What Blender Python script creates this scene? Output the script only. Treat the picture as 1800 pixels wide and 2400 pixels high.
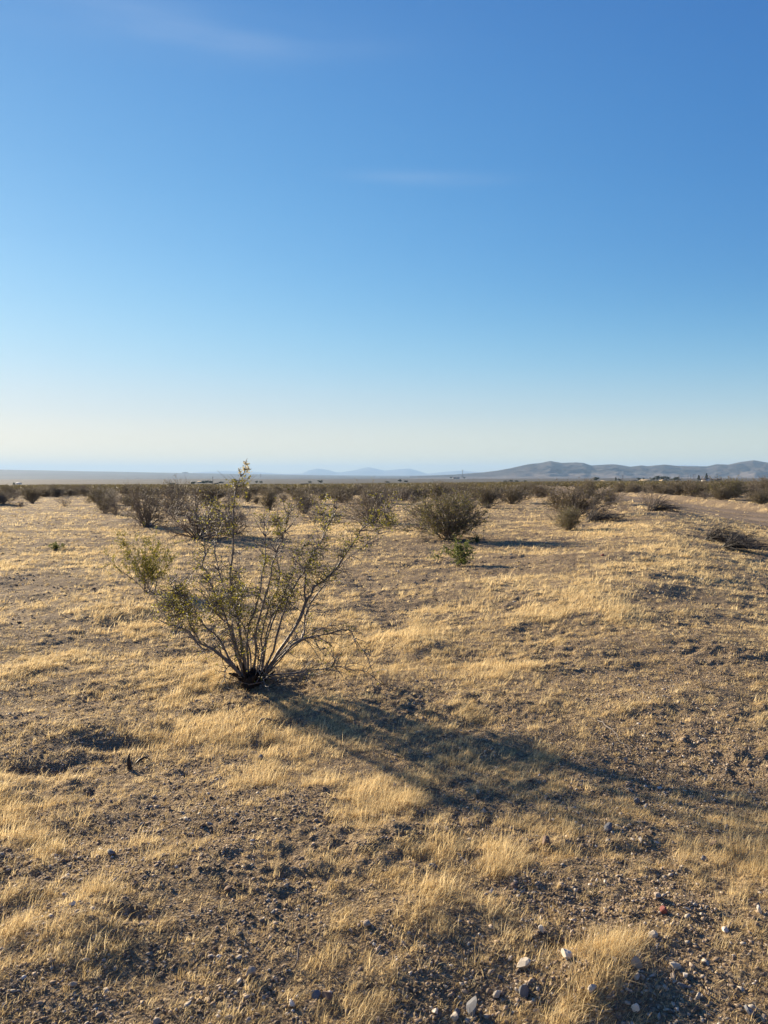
import bpy, math, random
import numpy as np
from mathutils import Vector

# ------------------------------------------------------------------ camera
sc = bpy.context.scene
for o in list(bpy.data.objects):
    bpy.data.objects.remove(o)
COL = sc.collection
R = math.radians
EYE, PITCH, F = 1.6, R(2.7), 1803.0          # eye height, downward pitch, focal length in photo pixels
cam = bpy.data.cameras.new('camera')
cam.sensor_fit = 'VERTICAL'; cam.sensor_height = 24.0
cam.lens = 24.0 * F / 2400.0
cam.clip_start = 0.05; cam.clip_end = 200000
camo = bpy.data.objects.new('camera', cam); COL.objects.link(camo)
camo.location = (0, 0, EYE); camo.rotation_euler = (R(90) - PITCH, 0, 0)
sc.camera = camo

# ------------------------------------------------------------------ world, sun, exposure
SUN_EL, SUN_AZ = R(15.5), R(-44.0)           # azimuth measured clockwise from +Y (view direction); sun stands left and ahead
sun_dir = Vector((math.sin(SUN_AZ) * math.cos(SUN_EL), math.cos(SUN_AZ) * math.cos(SUN_EL), math.sin(SUN_EL)))
w = bpy.data.worlds.new('World'); sc.world = w; w.use_nodes = True
nt = w.node_tree; nt.nodes.clear()
wo = nt.nodes.new('ShaderNodeOutputWorld'); bg = nt.nodes.new('ShaderNodeBackground')
sky = nt.nodes.new('ShaderNodeTexSky'); sky.sky_type = 'NISHITA'; sky.sun_disc = False
sky.sun_elevation = SUN_EL; sky.sun_rotation = SUN_AZ
sky.altitude = 800; sky.air_density = 1.0; sky.dust_density = 0.6; sky.ozone_density = 3.0
bg.inputs['Strength'].default_value = 0.11
EXPO = 1.22
def lin(c): return tuple(((v / 255) / 12.92 if v <= 10 else ((v / 255 + .055) / 1.055) ** 2.4) for v in c)
def wn(t, op=None, a=None, b=None, cl=False):
    x = nt.nodes.new(t)
    if op: x.operation = op
    if cl: x.use_clamp = True
    for k_, v_ in ((0, a), (1, b)):
        if v_ is None: continue
        if hasattr(v_, 'links'): nt.links.new(v_, x.inputs[k_])
        else: x.inputs[k_].default_value = v_
    return x
wtc = nt.nodes.new('ShaderNodeTexCoord'); wsep = nt.nodes.new('ShaderNodeSeparateXYZ'); nt.links.new(wtc.outputs['Generated'], wsep.inputs[0])
zel = wn('ShaderNodeMath', 'ARCSINE', wsep.outputs['Z']).outputs[0]                      # elevation in radians
zpos = wn('ShaderNodeMath', 'DIVIDE', zel, R(60), cl=True).outputs[0]
wr = nt.nodes.new('ShaderNodeValToRGB'); wr.color_ramp.interpolation = 'B_SPLINE'
SKY = [(0, (255, 238, 165)), (2, (242, 230, 198)), (4.5, (200, 214, 217)), (8, (152, 203, 229)), (12, (116, 181, 226)), (16, (98, 166, 221)), (21, (82, 152, 213)), (28, (72, 137, 204)), (35, (62, 122, 192)), (48, (52, 104, 176)), (60, (42, 90, 160))]
while len(wr.color_ramp.elements) < len(SKY): wr.color_ramp.elements.new(.5)
for e_, (dg, c_) in zip(wr.color_ramp.elements, SKY):
    e_.position = dg / 60; e_.color = (*lin(c_), 1)
nt.links.new(zpos, wr.inputs[0])
dot = nt.nodes.new('ShaderNodeVectorMath'); dot.operation = 'DOT_PRODUCT'; dot.inputs[1].default_value = sun_dir
nt.links.new(wtc.outputs['Generated'], dot.inputs[0])
dd = wn('ShaderNodeMath', 'SUBTRACT', dot.outputs['Value'], .72).outputs[0]
upf = nt.nodes.new('ShaderNodeMapRange'); upf.interpolation_type = 'SMOOTHSTEP'; upf.inputs['From Min'].default_value = 0; upf.inputs['From Max'].default_value = R(15)
nt.links.new(zel, upf.inputs['Value'])
comb = nt.nodes.new('ShaderNodeCombineXYZ')
for ch, (k0, k1) in enumerate(((.40, 2.3), (.12, 1.15), (.0, .55))):
    kk = nt.nodes.new('ShaderNodeMapRange'); kk.inputs['To Min'].default_value = k0; kk.inputs['To Max'].default_value = k1
    nt.links.new(upf.outputs[0], kk.inputs['Value'])
    ex = wn('ShaderNodeMath', 'EXPONENT', wn('ShaderNodeMath', 'MULTIPLY', kk.outputs[0], dd).outputs[0])
    nt.links.new(ex.outputs[0], comb.inputs[ch])
sk1 = wn('ShaderNodeVectorMath', 'MULTIPLY', wr.outputs[0], comb.outputs[0]).outputs[0]
# faint streaks of high cirrus
wmp = nt.nodes.new('ShaderNodeMapping'); wmp.inputs['Scale'].default_value = (2.2, 2.2, 16); wmp.inputs['Rotation'].default_value = (R(4), R(-5), 0)
nt.links.new(wtc.outputs['Generated'], wmp.inputs[0])
wno = nt.nodes.new('ShaderNodeTexNoise'); wno.inputs['Scale'].default_value = 1.5; wno.inputs['Detail'].default_value = 5; wno.inputs['Roughness'].default_value = .45
nt.links.new(wmp.outputs[0], wno.inputs['Vector'])
wcl = nt.nodes.new('ShaderNodeMapRange'); wcl.interpolation_type = 'SMOOTHSTEP'; wcl.inputs['From Min'].default_value = .30; wcl.inputs['From Max'].default_value = .75; wcl.inputs['To Max'].default_value = 1.0
nt.links.new(wno.outputs[0], wcl.inputs['Value'])
waz = wn('ShaderNodeMath', 'ARCTAN2', wsep.outputs['X'], wsep.outputs['Y']).outputs[0]
def streak(az0, el0, wa, we, amt, tilt):
    da = wn('ShaderNodeMath', 'SUBTRACT', waz, R(az0)).outputs[0]
    de = wn('ShaderNodeMath', 'SUBTRACT', wn('ShaderNodeMath', 'SUBTRACT', zel, R(el0)).outputs[0], wn('ShaderNodeMath', 'MULTIPLY', da, tilt).outputs[0]).outputs[0]
    a_ = wn('ShaderNodeMath', 'POWER', wn('ShaderNodeMath', 'DIVIDE', wn('ShaderNodeMath', 'ABSOLUTE', da).outputs[0], R(wa)).outputs[0], 2.0).outputs[0]
    e_ = wn('ShaderNodeMath', 'POWER', wn('ShaderNodeMath', 'DIVIDE', wn('ShaderNodeMath', 'ABSOLUTE', de).outputs[0], R(we)).outputs[0], 2.0).outputs[0]
    g_ = wn('ShaderNodeMath', 'EXPONENT', wn('ShaderNodeMath', 'MULTIPLY', wn('ShaderNodeMath', 'ADD', a_, e_).outputs[0], -1.0).outputs[0]).outputs[0]
    return wn('ShaderNodeMath', 'MULTIPLY', wn('ShaderNodeMath', 'MULTIPLY', g_, wcl.outputs[0]).outputs[0], amt).outputs[0]
wst = streak(-9.9, 28.4, 8, 1.0, .17, .02)
for q_ in ((-18, 29.0, 9, 1.6, .12, .05), (2.5, 20.8, 5, .4, .11, -.03), (6, 20.5, 4, .4, .06, 0)):
    wst = wn('ShaderNodeMath', 'ADD', wst, streak(*q_)).outputs[0]
wmx = nt.nodes.new('ShaderNodeMix'); wmx.data_type = 'RGBA'; nt.links.new(wst, wmx.inputs[0]); nt.links.new(sk1, wmx.inputs[6]); wmx.inputs[7].default_value = (.72, .80, .88, 1)
div = nt.nodes.new('ShaderNodeVectorMath'); div.operation = 'SCALE'; div.inputs['Scale'].default_value = 1 / (0.11 * 2 ** EXPO)
nt.links.new(wmx.outputs[2], div.inputs[0])
wm2 = nt.nodes.new('ShaderNodeMix'); wm2.data_type = 'RGBA'; wm2.inputs[0].default_value = .92
nt.links.new(sky.outputs[0], wm2.inputs[6]); nt.links.new(div.outputs[0], wm2.inputs[7]); nt.links.new(wm2.outputs[2], bg.inputs['Color'])
nt.links.new(bg.outputs[0], wo.inputs['Surface'])

sl = bpy.data.lights.new('sun', 'SUN'); sl.energy = 5.0; sl.angle = R(0.7); sl.color = (1.0, 0.84, 0.62)
so = bpy.data.objects.new('sun', sl); COL.objects.link(so)
so.rotation_euler = sun_dir.to_track_quat('Z', 'Y').to_euler()
so.location = sun_dir * 50

vs = sc.view_settings
vs.view_transform = 'Standard'; vs.look = 'None'; vs.gamma = 1; vs.exposure = EXPO
sc.cycles.max_bounces = 6; sc.cycles.volume_bounces = 0
sc.cycles.transparent_max_bounces = 8

# ------------------------------------------------------------------ helpers: numbers
rng = np.random.default_rng(7)
random.seed(7)
cp, sp = math.cos(PITCH), math.sin(PITCH)

def project(x, y, z):
    dep = y * cp - (z - EYE) * sp
    dep = np.where(dep < 0.05, 0.05, dep)
    return x / dep * F + 900, 1200 - (y * sp + (z - EYE) * cp) / dep * F, dep

def ray(px, py):
    a, b = (px - 900) / F, (1200 - py) / F
    return a, cp + b * sp, -sp + b * cp       # unnormalised direction

def at_depth(px, py, Y):
    dx, dy, dz = ray(px, py); t = Y / dy
    return (dx * t, Y, EYE + dz * t)

def sstep(a, b, x):
    t = np.clip((x - a) / (b - a), 0, 1); return t * t * (3 - 2 * t)

_perm = np.random.default_rng(3).permutation(4096).astype(np.int64)
_ga = np.random.default_rng(4).random(4096) * 2 * np.pi
_gx, _gy = np.cos(_ga), np.sin(_ga)
def perlin(x, y, seed=0):
    x = np.asarray(x, float) + seed * 17.37; y = np.asarray(y, float) - seed * 9.71
    xi = np.floor(x).astype(np.int64); yi = np.floor(y).astype(np.int64)
    xf, yf = x - xi, y - yi
    def g(ix, iy, fx, fy):
        h = _perm[(_perm[ix & 4095] + iy + seed * 131) & 4095]
        return _gx[h] * fx + _gy[h] * fy
    u = xf * xf * xf * (xf * (xf * 6 - 15) + 10); v = yf * yf * yf * (yf * (yf * 6 - 15) + 10)
    a = g(xi, yi, xf, yf); b = g(xi + 1, yi, xf - 1, yf)
    c = g(xi, yi + 1, xf, yf - 1); d = g(xi + 1, yi + 1, xf - 1, yf - 1)
    return (a + u * (b - a)) * (1 - v) + (c + u * (d - c)) * v * 1.0
def fbm(x, y, sc_, seed=0, octv=4, gain=0.5):
    s = 0; a = 1.0; n = 0
    for i in range(octv):
        s = s + a * perlin(x / sc_ * 2 ** i, y / sc_ * 2 ** i, seed + i); n += a; a *= gain
    return s / n * 1.6

# ------------------------------------------------------------------ terrain
PD = np.array([0, 30, 50, 80, 150, 300, 500, 1000, 2000, 3500, 5000, 7000, 10000, 14000, 24000, 60000.])
PZ = np.array([0, 0, -.12, -.45, -1.3, -3.0, -5.0, -9.5, -13.5, -13, -32, -24, -15, -2, 6, 6.])
def road_coord(x, y):
    """signed coordinate across the dirt road (0 = left edge, 1 = right edge)"""
    xl = np.interp(y, [4, 12, 25, 33, 50, 80, 140, 300], [9.5, 10.8, 12.6, 12.6, 13.5, 17, 26, 50])
    xr = np.interp(y, [4, 12, 25, 34, 50, 80, 140, 300], [16, 16.6, 17.0, 17.4, 19.2, 23, 33, 58])
    return (x - xl) / (xr - xl)

def sm_pix(x, y):
    return project(x, y, np.zeros_like(x))[:2]

DIPS = [  # photo pixel ellipses sunk into the ground: px, py, rx, ry, depth in m
    (100, 1652, 190, 26, -.015), (245, 1742, 45, 9, -.03), (325, 1737, 30, 8, -.025), (612, 1748, 30, 8, -.05),
    (662, 1700, 30, 9, -.05), (60, 1790, 90, 16, -.05), (470, 1975, 120, 16, -.02), (760, 2080, 130, 14, -.025),
    (1320, 2250, 60, 14, -.04), (300, 2170, 60, 14, -.04), (830, 1330, 90, 14, -.03), (30, 1370, 90, 14, -.06)]
BUMPS = [
    (590, 1590, 120, 26, .07), (1400, 1425, 130, 50, .05), (960, 1525, 90, 22, .06), (1020, 1262, 150, 12, .10),
    (200, 1712, 110, 18, .02), (940, 1980, 140, 50, .05), (1420, 2330, 130, 70, .06), (1010, 2190, 180, 60, .03),
    (200, 2180, 120, 60, .04), (345, 1228, 90, 8, .05), (1550, 1190, 60, 6, .08), (300, 1770, 30, 8, .03)]

def H(x, y, micro=True):
    x = np.asarray(x, float); y = np.asarray(y, float)
    d = np.hypot(x, y) + 1e-6
    az = np.degrees(np.arctan2(x, y))
    front = sstep(100, 60, np.abs(az))
    z = np.interp(d, PD, PZ)
    right = sstep(-8, 20, az) * front
    z = z * (1 - 0.42 * right * sstep(4500, 2500, d))
    # long blue slope rising on the far left
    left = np.clip((-az) / 26.5, 0, 1.6) ** 1.15 * front
    z = z + 103 * left * sstep(6500, 14000, d)
    # berm between the field and the dirt road
    rc = road_coord(x, y)
    crest = np.interp(y, [0, 3, 6, 9.4, 13, 18, 27, 38, 60], [3.2, 2.9, 2.6, 2.75, 4.3, 6.6, 9.7, 12.2, 13.6])
    off = x - crest
    wl, wr = 1.6 + .04 * y, 1.7 + .03 * y
    b = np.where(off < 0, np.exp(-(off / wl) ** 2), np.exp(-(off / wr) ** 2))
    bh = np.interp(y, [0, 4, 8, 11, 16, 25, 38, 60, 90], [.04, .07, .13, .16, .20, .30, .28, .15, 0])
    z = z + b * bh * front - 0.12 * sstep(0, 4, off) * sstep(60, 40, y) * front * sstep(0, 5, y)
    rd = np.clip(1 - np.abs(rc - .5) / .62, 0, 1) * sstep(2, 10, y) * sstep(300, 200, d)
    z = z + 0.5 * np.exp(-((rc - 1.25) / .16) ** 2) * sstep(20, 32, y) * sstep(90, 60, y) * .6
    # undulations
    near = sstep(140, 60, d)
    flat = 1 - 0.8 * np.clip(rd * 3, 0, 1)
    z = z + (fbm(x, y, 7.0, 11, 2) * .07 + fbm(x, y * 1.4, 1.7, 21, 3) * .075 + fbm(x * .8, y, .75, 25, 2) * .022) * near * flat
    z = z + fbm(x, y, 60, 31, 3) * .35 * sstep(60, 200, d) + fbm(x, y, 700, 41, 3) * 3.5 * sstep(900, 3000, d)
    if micro:
        n1 = fbm(x, y, .42, 51, 4, .6)
        crust = .35 + .95 * sstep(-.25, .35, fbm(x, y, 1.1, 57, 2))
        z = z + crust * (np.abs(n1) * -.022 + fbm(x, y, .15, 61, 3, .65) * .024) * sstep(60, 20, d) * flat
    u, v = sm_pix(x, y)
    m = (y > 1) & (d < 60)
    if np.ndim(z) == 0:
        z = np.array(z)
    for (a, bb, rx, ry, h) in DIPS + BUMPS:
        e = ((u - a) / rx) ** 2 + ((v - bb) / ry) ** 2
        z = z + np.where(m & (e < 6), h * np.exp(-e * 1.1), 0)
    # narrow tyre track
    tx = 0.02 + (y - 8.4) * -.135
    tr = np.exp(-((x - tx) / .14) ** 2) * sstep(7.2, 8.5, y) * sstep(14.5, 12.5, y)
    z = z - tr * (.018 + .010 * np.sin(y * 26))
    return z

def ground_at(px, py):
    dx, dy, dz = ray(px, py)
    z = 0.0
    for _ in range(12):
        t = (z - EYE) / dz
        z = .5 * z + .5 * float(H(np.array(dx * t), np.array(dy * t)))
    t = (z - EYE) / dz
    x, y = dx * t, dy * t
    return x, y, float(H(np.array(x), np.array(y)))

GRASSY = [  # clumps of straw that stand out in the photo: px, py, rx, ry, strength
    (945, 1530, 75, 22, 1.6), (990, 1512, 50, 16, 1.3), (600, 1830, 60, 45, 1.5), (640, 1790, 45, 20, 1.1), (700, 1770, 110, 35, 1.2),
    (880, 1880, 100, 40, 1.3), (850, 1960, 90, 60, 1.5), (940, 1890, 50, 60, 1.4), (740, 2040, 110, 35, 1.4), (1400, 1430, 105, 45, 1.6),
    (1440, 1475, 60, 22, 1.2), (1440, 2290, 90, 80, 1.8), (1390, 2350, 110, 60, 1.6), (1180, 2050, 70, 60, 1.3), (1240, 2070, 50, 40, 1.1),
    (1000, 2150, 130, 45, 1.3), (1060, 2230, 90, 50, 1.1), (1160, 2200, 60, 60, 1.2), (180, 2185, 70, 70, 1.6), (210, 2100, 80, 30, 1.1),
    (40, 1910, 70, 40, 1.3), (60, 1975, 80, 45, 1.5), (110, 2110, 120, 30, 1.1), (20, 2200, 50, 40, 1.3), (260, 2240, 60, 50, 1.1), (480, 2260, 90, 60, 1.1),
    (560, 2370, 80, 40, 1.2), (380, 1640, 90, 20, 1.4), (290, 1725, 90, 14, 1.3), (480, 1700, 90, 25, 1.0), (560, 1720, 60, 20, 1.0),
    (100, 1560, 120, 25, .7), (330, 1480, 110, 28, 1.3), (230, 1440, 90, 14, 1.1), (350, 1410, 90, 10, .9), (190, 1395, 120, 8, .9),
    (60, 1310, 120, 14, .9), (280, 1300, 160, 12, .8), (600, 1530, 160, 18, 1.1), (760, 1530, 70, 20, 1.1), (440, 1600, 110, 22, 1.1), (500, 1590, 50, 16, 1.2),
    (1150, 1600, 110, 30, 1.1), (1260, 1620, 120, 40, 1.1), (1100, 1690, 90, 24, .9), (1330, 1600, 130, 30, .7), (1280, 1520, 110, 26, 1.0),
    (1160, 1395, 120, 12, .9), (1060, 1440, 120, 10, .9), (1290, 1470, 90, 16, 1.0), (1230, 1295, 130, 10, .9), (1440, 1260, 110, 16, 1.3), (1560, 1310, 80, 14, .9),
    (1520, 1350, 60, 14, .8), (1310, 1225, 110, 6, 1.0), (800, 1400, 110, 10, .8), (700, 1345, 120, 7, .8), (960, 1390, 60, 9, .8), (700, 1240, 110, 8, 1.0),
    (500, 2060, 90, 30, .9), (350, 1990, 90, 25, .8), (1690, 2110, 90, 40, .8), (1560, 2060, 60, 26, .7), (1650, 2290, 60, 40, .7), (1350, 1990, 80, 30, .7),
    (880, 2370, 70, 40, .9), (760, 2290, 60, 30, .6), (300, 2010, 80, 25, .8), (130, 1990, 90, 30, .7), (1600, 1560, 60, 18, .6), (940, 2085, 50, 20, .6)]
BARE = [(1520, 1900, 300, 150, .45), (1650, 2200, 160, 160, .4), (650, 2060, 200, 60, .4), (400, 1880, 200, 50, .35), (100, 1655, 220, 34, 1.1), (90, 1770, 190, 40, 1.0), (230, 1580, 120, 14, .5), (1180, 1330, 190, 40, .6), (1110, 1275, 140, 12, .8), (900, 1370, 90, 30, .7),
        (60, 1375, 190, 22, 1.0), (330, 1505, 150, 8, .6), (120, 1500, 220, 16, .5), (720, 1930, 90, 50, 1.2), (900, 1810, 150, 30, .9), (1100, 1900, 80, 60, .6), (480, 2140, 140, 40, .7),
        (1430, 2150, 260, 60, .8), (1120, 2330, 150, 50, .8), (230, 2330, 230, 60, .6), (1650, 1560, 200, 110, .7), (1560, 2330, 120, 60, .8), (330, 1880, 160, 50, .5),
        (650, 1600, 60, 20, .8), (1700, 2370, 200, 60, .6), (1550, 1800, 180, 60, .4), (630, 2240, 120, 50, .6), (800, 1290, 160, 8, .6), (560, 1790, 20, 20, .3)]

def grass_mask(x, y):
    x = np.asarray(x, float); y = np.asarray(y, float)
    d = np.hypot(x, y)
    a = R(28)
    xr, yr = x * math.cos(a) + y * math.sin(a), -x * math.sin(a) + y * math.cos(a)
    brk = fbm(xr * .75, yr, .15, 71, 3, .75) * .85 + fbm(xr * .6, yr, .6, 75, 2) * .45
    m = .40 - .05 * sstep(9, 4, d) + 1.3 * brk + .55 * fbm(x * .6, y, 1.9, 81, 2)
    u, v = sm_pix(x, y)
    ok = (y > 1) & (d < 45)
    fade = sstep(30, 12, d)
    kz = 1 - .38 * sstep(9, 4, d)
    for (aa, bb, rx, ry, s) in GRASSY:
        e = ((u - aa) / (rx * kz)) ** 2 + ((v - bb) / (ry * kz)) ** 2
        m = m + np.where(ok & (e < 5), s * .40 * np.exp(-e) * (1 + 2.8 * brk), 0)
    for (aa, bb, rx, ry, s) in BARE:
        e = ((u - aa) / rx) ** 2 + ((v - bb) / ry) ** 2
        m = m - np.where(ok & (e < 5), s * .7 * np.exp(-e * .8), 0)
    rc = road_coord(x, y)
    rd = sstep(-.06, .06, rc) * sstep(1.06, .94, rc) * sstep(3, 10, y) * sstep(260, 200, y)
    m = m * (1 - .95 * rd)
    tx = 0.02 + (y - 8.4) * -.135
    m = m - 1.2 * np.exp(-((x - tx) / .2) ** 2) * sstep(7.2, 8.5, y) * sstep(14.5, 12.5, y)
    return np.clip(m, 0, 1.6)

# ------------------------------------------------------------------ helpers: objects
def np_mesh(name, V, Fc, mat=None, smooth=False, cols=None, parent=None, link=True):
    me = bpy.data.meshes.new(name)
    V = np.ascontiguousarray(V, dtype=np.float32); Fc = np.ascontiguousarray(Fc, dtype=np.int32)
    n, k = Fc.shape
    me.vertices.add(len(V)); me.vertices.foreach_set('co', V.ravel())
    me.loops.add(n * k); me.loops.foreach_set('vertex_index', Fc.ravel())
    me.polygons.add(n); me.polygons.foreach_set('loop_start', np.arange(0, n * k, k, dtype=np.int32))
    if smooth:
        me.polygons.foreach_set('use_smooth', np.ones(n, dtype=bool))
    me.update(calc_edges=True)
    if cols is not None:
        for cn, cv in cols.items():
            at = me.attributes.new(cn, 'FLOAT', 'POINT'); at.data.foreach_set('value', np.asarray(cv, dtype=np.float32))
    o = bpy.data.objects.new(name, me)
    if link:
        COL.objects.link(o)
    if mat is not None:
        me.materials.append(mat)
    if parent is not None:
        o.parent = parent
    return o

def tag(o, label=None, cat=None, group=None, kind=None):
    if label: o['label'] = label
    if cat: o['category'] = cat
    if group: o['group'] = group
    if kind: o['kind'] = kind
    return o

def empty(name, loc, rz=0, label=None, cat=None, group=None):
    o = bpy.data.objects.new(name, None); COL.objects.link(o)
    o.location = loc; o.rotation_euler = (0, 0, rz); o.empty_display_size = .1
    return tag(o, label, cat, group)

def dup(root, loc, rz, scale, label, group=None, cat=None, name=None):
    r = root.copy(); COL.objects.link(r)
    r.location = loc; r.rotation_euler = (0, 0, rz); r.scale = scale
    if name: r.name = name
    if label: r['label'] = label
    if cat: r['category'] = cat
    if group: r['group'] = group
    elif 'group' in r: del r['group']
    for ch in list(root.children):
        c = ch.copy(); COL.objects.link(c); c.parent = r
        for g in ch.children:
            e = g.copy(); COL.objects.link(e); e.parent = c
    return r

class Geo:
    """collects quads / triangles as numpy chunks"""
    def __init__(s): s.V = []; s.F = []; s.n = 0; s.C = []
    def add(s, V, Fc, c=None):
        V = np.asarray(V, float); s.V.append(V); s.F.append(np.asarray(Fc) + s.n); s.n += len(V)
        if c is not None: s.C.append(np.broadcast_to(c, (len(V),)))
    def build(s, name, mat, parent=None, smooth=False):
        cols = {'tint': np.concatenate(s.C)} if s.C else None
        return np_mesh(name, np.concatenate(s.V), np.concatenate(s.F), mat, smooth, cols, parent)

def tube(P, Rr, sides=5):
    P = np.asarray(P, float); Rr = np.asarray(Rr, float); n = len(P)
    T = np.gradient(P, axis=0); T /= np.linalg.norm(T, axis=1)[:, None] + 1e-9
    ref = np.array([0.31, 0.17, 0.93]); 
    A = np.cross(T, ref); ln = np.linalg.norm(A, axis=1)
    A[ln < .05] = np.cross(T[ln < .05], [1, 0, 0]); A /= np.linalg.norm(A, axis=1)[:, None] + 1e-9
    B = np.cross(T, A)
    th = np.arange(sides) * 2 * np.pi / sides
    V = P[:, None, :] + Rr[:, None, None] * (A[:, None, :] * np.cos(th)[None, :, None] + B[:, None, :] * np.sin(th)[None, :, None])
    V = V.reshape(-1, 3)
    i = np.arange(n - 1)[:, None] * sides; j = np.arange(sides)[None, :]; j2 = (j + 1) % sides
    Fc = np.stack([i + j, i + j2, i + sides + j2, i + sides + j], -1).reshape(-1, 4)
    return V, Fc

def leaves(Cn, size, r, aspect=.45, up=None):
    """diamond-shaped folded leaves, random orientation"""
    n = len(Cn)
    a = r.normal(size=(n, 3)); a /= np.linalg.norm(a, axis=1)[:, None]
    b = np.cross(a, r.normal(size=(n, 3))); b /= np.linalg.norm(b, axis=1)[:, None] + 1e-9
    s = np.asarray(size) * (.7 + .6 * r.random(n)); s = s[:, None]
    V = np.stack([Cn, Cn + a * s * .5 + b * s * aspect, Cn + a * s, Cn + a * s * .5 - b * s * aspect], 1).reshape(-1, 3)
    Fc = np.arange(4 * n).reshape(n, 4)
    return V, Fc

def box(g, x0, x1, y0, y1, z0, z1, c=None):
    V = [(x, y, z) for z in (z0, z1) for y in (y0, y1) for x in (x0, x1)]
    g.add(V, [(0, 2, 3, 1), (4, 5, 7, 6), (0, 1, 5, 4), (2, 6, 7, 3), (0, 4, 6, 2), (1, 3, 7, 5)], c)

# ------------------------------------------------------------------ materials
def mat(name):
    m = bpy.data.materials.new(name); m.use_nodes = True
    n = m.node_tree; n.nodes.clear()
    out = n.nodes.new('ShaderNodeOutputMaterial'); return m, n, out
def N(n, t, **k):
    x = n.nodes.new(t)
    for a, b in k.items():
        if a == 'ins':
            for c, d in b.items(): x.inputs[c].default_value = d
        else: setattr(x, a, b)
    return x
def ramp(n, stops, src, interp='LINEAR'):
    r = n.nodes.new('ShaderNodeValToRGB'); r.color_ramp.interpolation = interp
    e = r.color_ramp.elements
    while len(e) < len(stops): e.new(.5)
    for i, (p, c) in enumerate(stops): e[i].position = p; e[i].color = (*c, 1)
    n.links.new(src, r.inputs[0]); return r
def mixc(n, f, a, b, mode='MIX'):
    m = n.nodes.new('ShaderNodeMix'); m.data_type = 'RGBA'; m.blend_type = mode
    for s, v in ((0, f), (6, a), (7, b)):
        if isinstance(v, (tuple, float, int)):
            m.inputs[s].default_value = (*v, 1) if isinstance(v, tuple) else v
        else: n.links.new(v, m.inputs[s])
    return m.outputs[2]
def simple(name, col, rough=.85, var=.25, scale=6.0, spec=.2):
    m, n, out = mat(name)
    p = N(n, 'ShaderNodeBsdfPrincipled'); p.inputs['Roughness'].default_value = rough
    p.inputs['Specular IOR Level'].default_value = spec
    tc = N(n, 'ShaderNodeTexCoord'); no = N(n, 'ShaderNodeTexNoise', ins={'Scale': scale, 'Detail': 5.0})
    n.links.new(tc.outputs['Object'], no.inputs['Vector'])
    c0 = tuple(max(0, v * (1 - var)) for v in col); c1 = tuple(min(1, v * (1 + var)) for v in col)
    r = ramp(n, [(.3, c0), (.7, c1)], no.outputs[0])
    n.links.new(r.outputs[0], p.inputs['Base Color']); n.links.new(p.outputs[0], out.inputs[0])
    return m

def leafy(name, c0, c1, trans=.4):
    m, n, out = mat(name)
    at = N(n, 'ShaderNodeAttribute', attribute_name='tint')
    r = ramp(n, [(0, c0), (1, c1)], at.outputs['Fac'])
    d = N(n, 'ShaderNodeBsdfPrincipled'); d.inputs['Roughness'].default_value = .55; d.inputs['Specular IOR Level'].default_value = .35
    t = N(n, 'ShaderNodeBsdfTranslucent'); mx = N(n, 'ShaderNodeMixShader'); mx.inputs[0].default_value = trans
    n.links.new(r.outputs[0], d.inputs['Base Color']); n.links.new(r.outputs[0], t.inputs[0])
    n.links.new(d.outputs[0], mx.inputs[1]); n.links.new(t.outputs[0], mx.inputs[2]); n.links.new(mx.outputs[0], out.inputs[0])
    return m

M_leaf = leafy('creosote_leaf', (.095, .098, .015), (.42, .37, .05), .5)
M_leaf_dull = leafy('creosote_leaf_dull', (.092, .078, .034), (.26, .212, .088), .4)
M_leaf_green = leafy('young_leaf', (.09, .115, .025), (.25, .27, .07), .45)
M_leaf_pale = leafy('seed_fluff', (.40, .36, .22), (.70, .64, .45), .4)
M_grass = leafy('dry_straw', (.42, .295, .13), (.95, .77, .44), .5)

def bark_mat(name, c0, c1):
    m, n, out = mat(name)
    p = N(n, 'ShaderNodeBsdfPrincipled'); p.inputs['Roughness'].default_value = .6; p.inputs['Specular IOR Level'].default_value = .45
    tc = N(n, 'ShaderNodeTexCoord'); no = N(n, 'ShaderNodeTexNoise', ins={'Scale': 26.0, 'Detail': 6.0, 'Roughness': .65})
    n.links.new(tc.outputs['Object'], no.inputs['Vector'])
    r = ramp(n, [(.3, c0), (.68, c1)], no.outputs[0])
    b = N(n, 'ShaderNodeBump', ins={'Strength': .5, 'Distance': .004}); n.links.new(no.outputs[0], b.inputs['Height'])
    n.links.new(b.outputs[0], p.inputs['Normal'])
    n.links.new(r.outputs[0], p.inputs['Base Color']); n.links.new(p.outputs[0], out.inputs[0])
    return m
M_bark = bark_mat('creosote_bark', (.085, .066, .055), (.27, .23, .20))
M_bark_far = bark_mat('grey_twig', (.13, .103, .08), (.30, .245, .195))
M_dead = bark_mat('dead_wood', (.012, .009, .008), (.055, .042, .034))
M_root = simple('rotten_root', (.035, .024, .018), .95, .4, 20)

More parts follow.
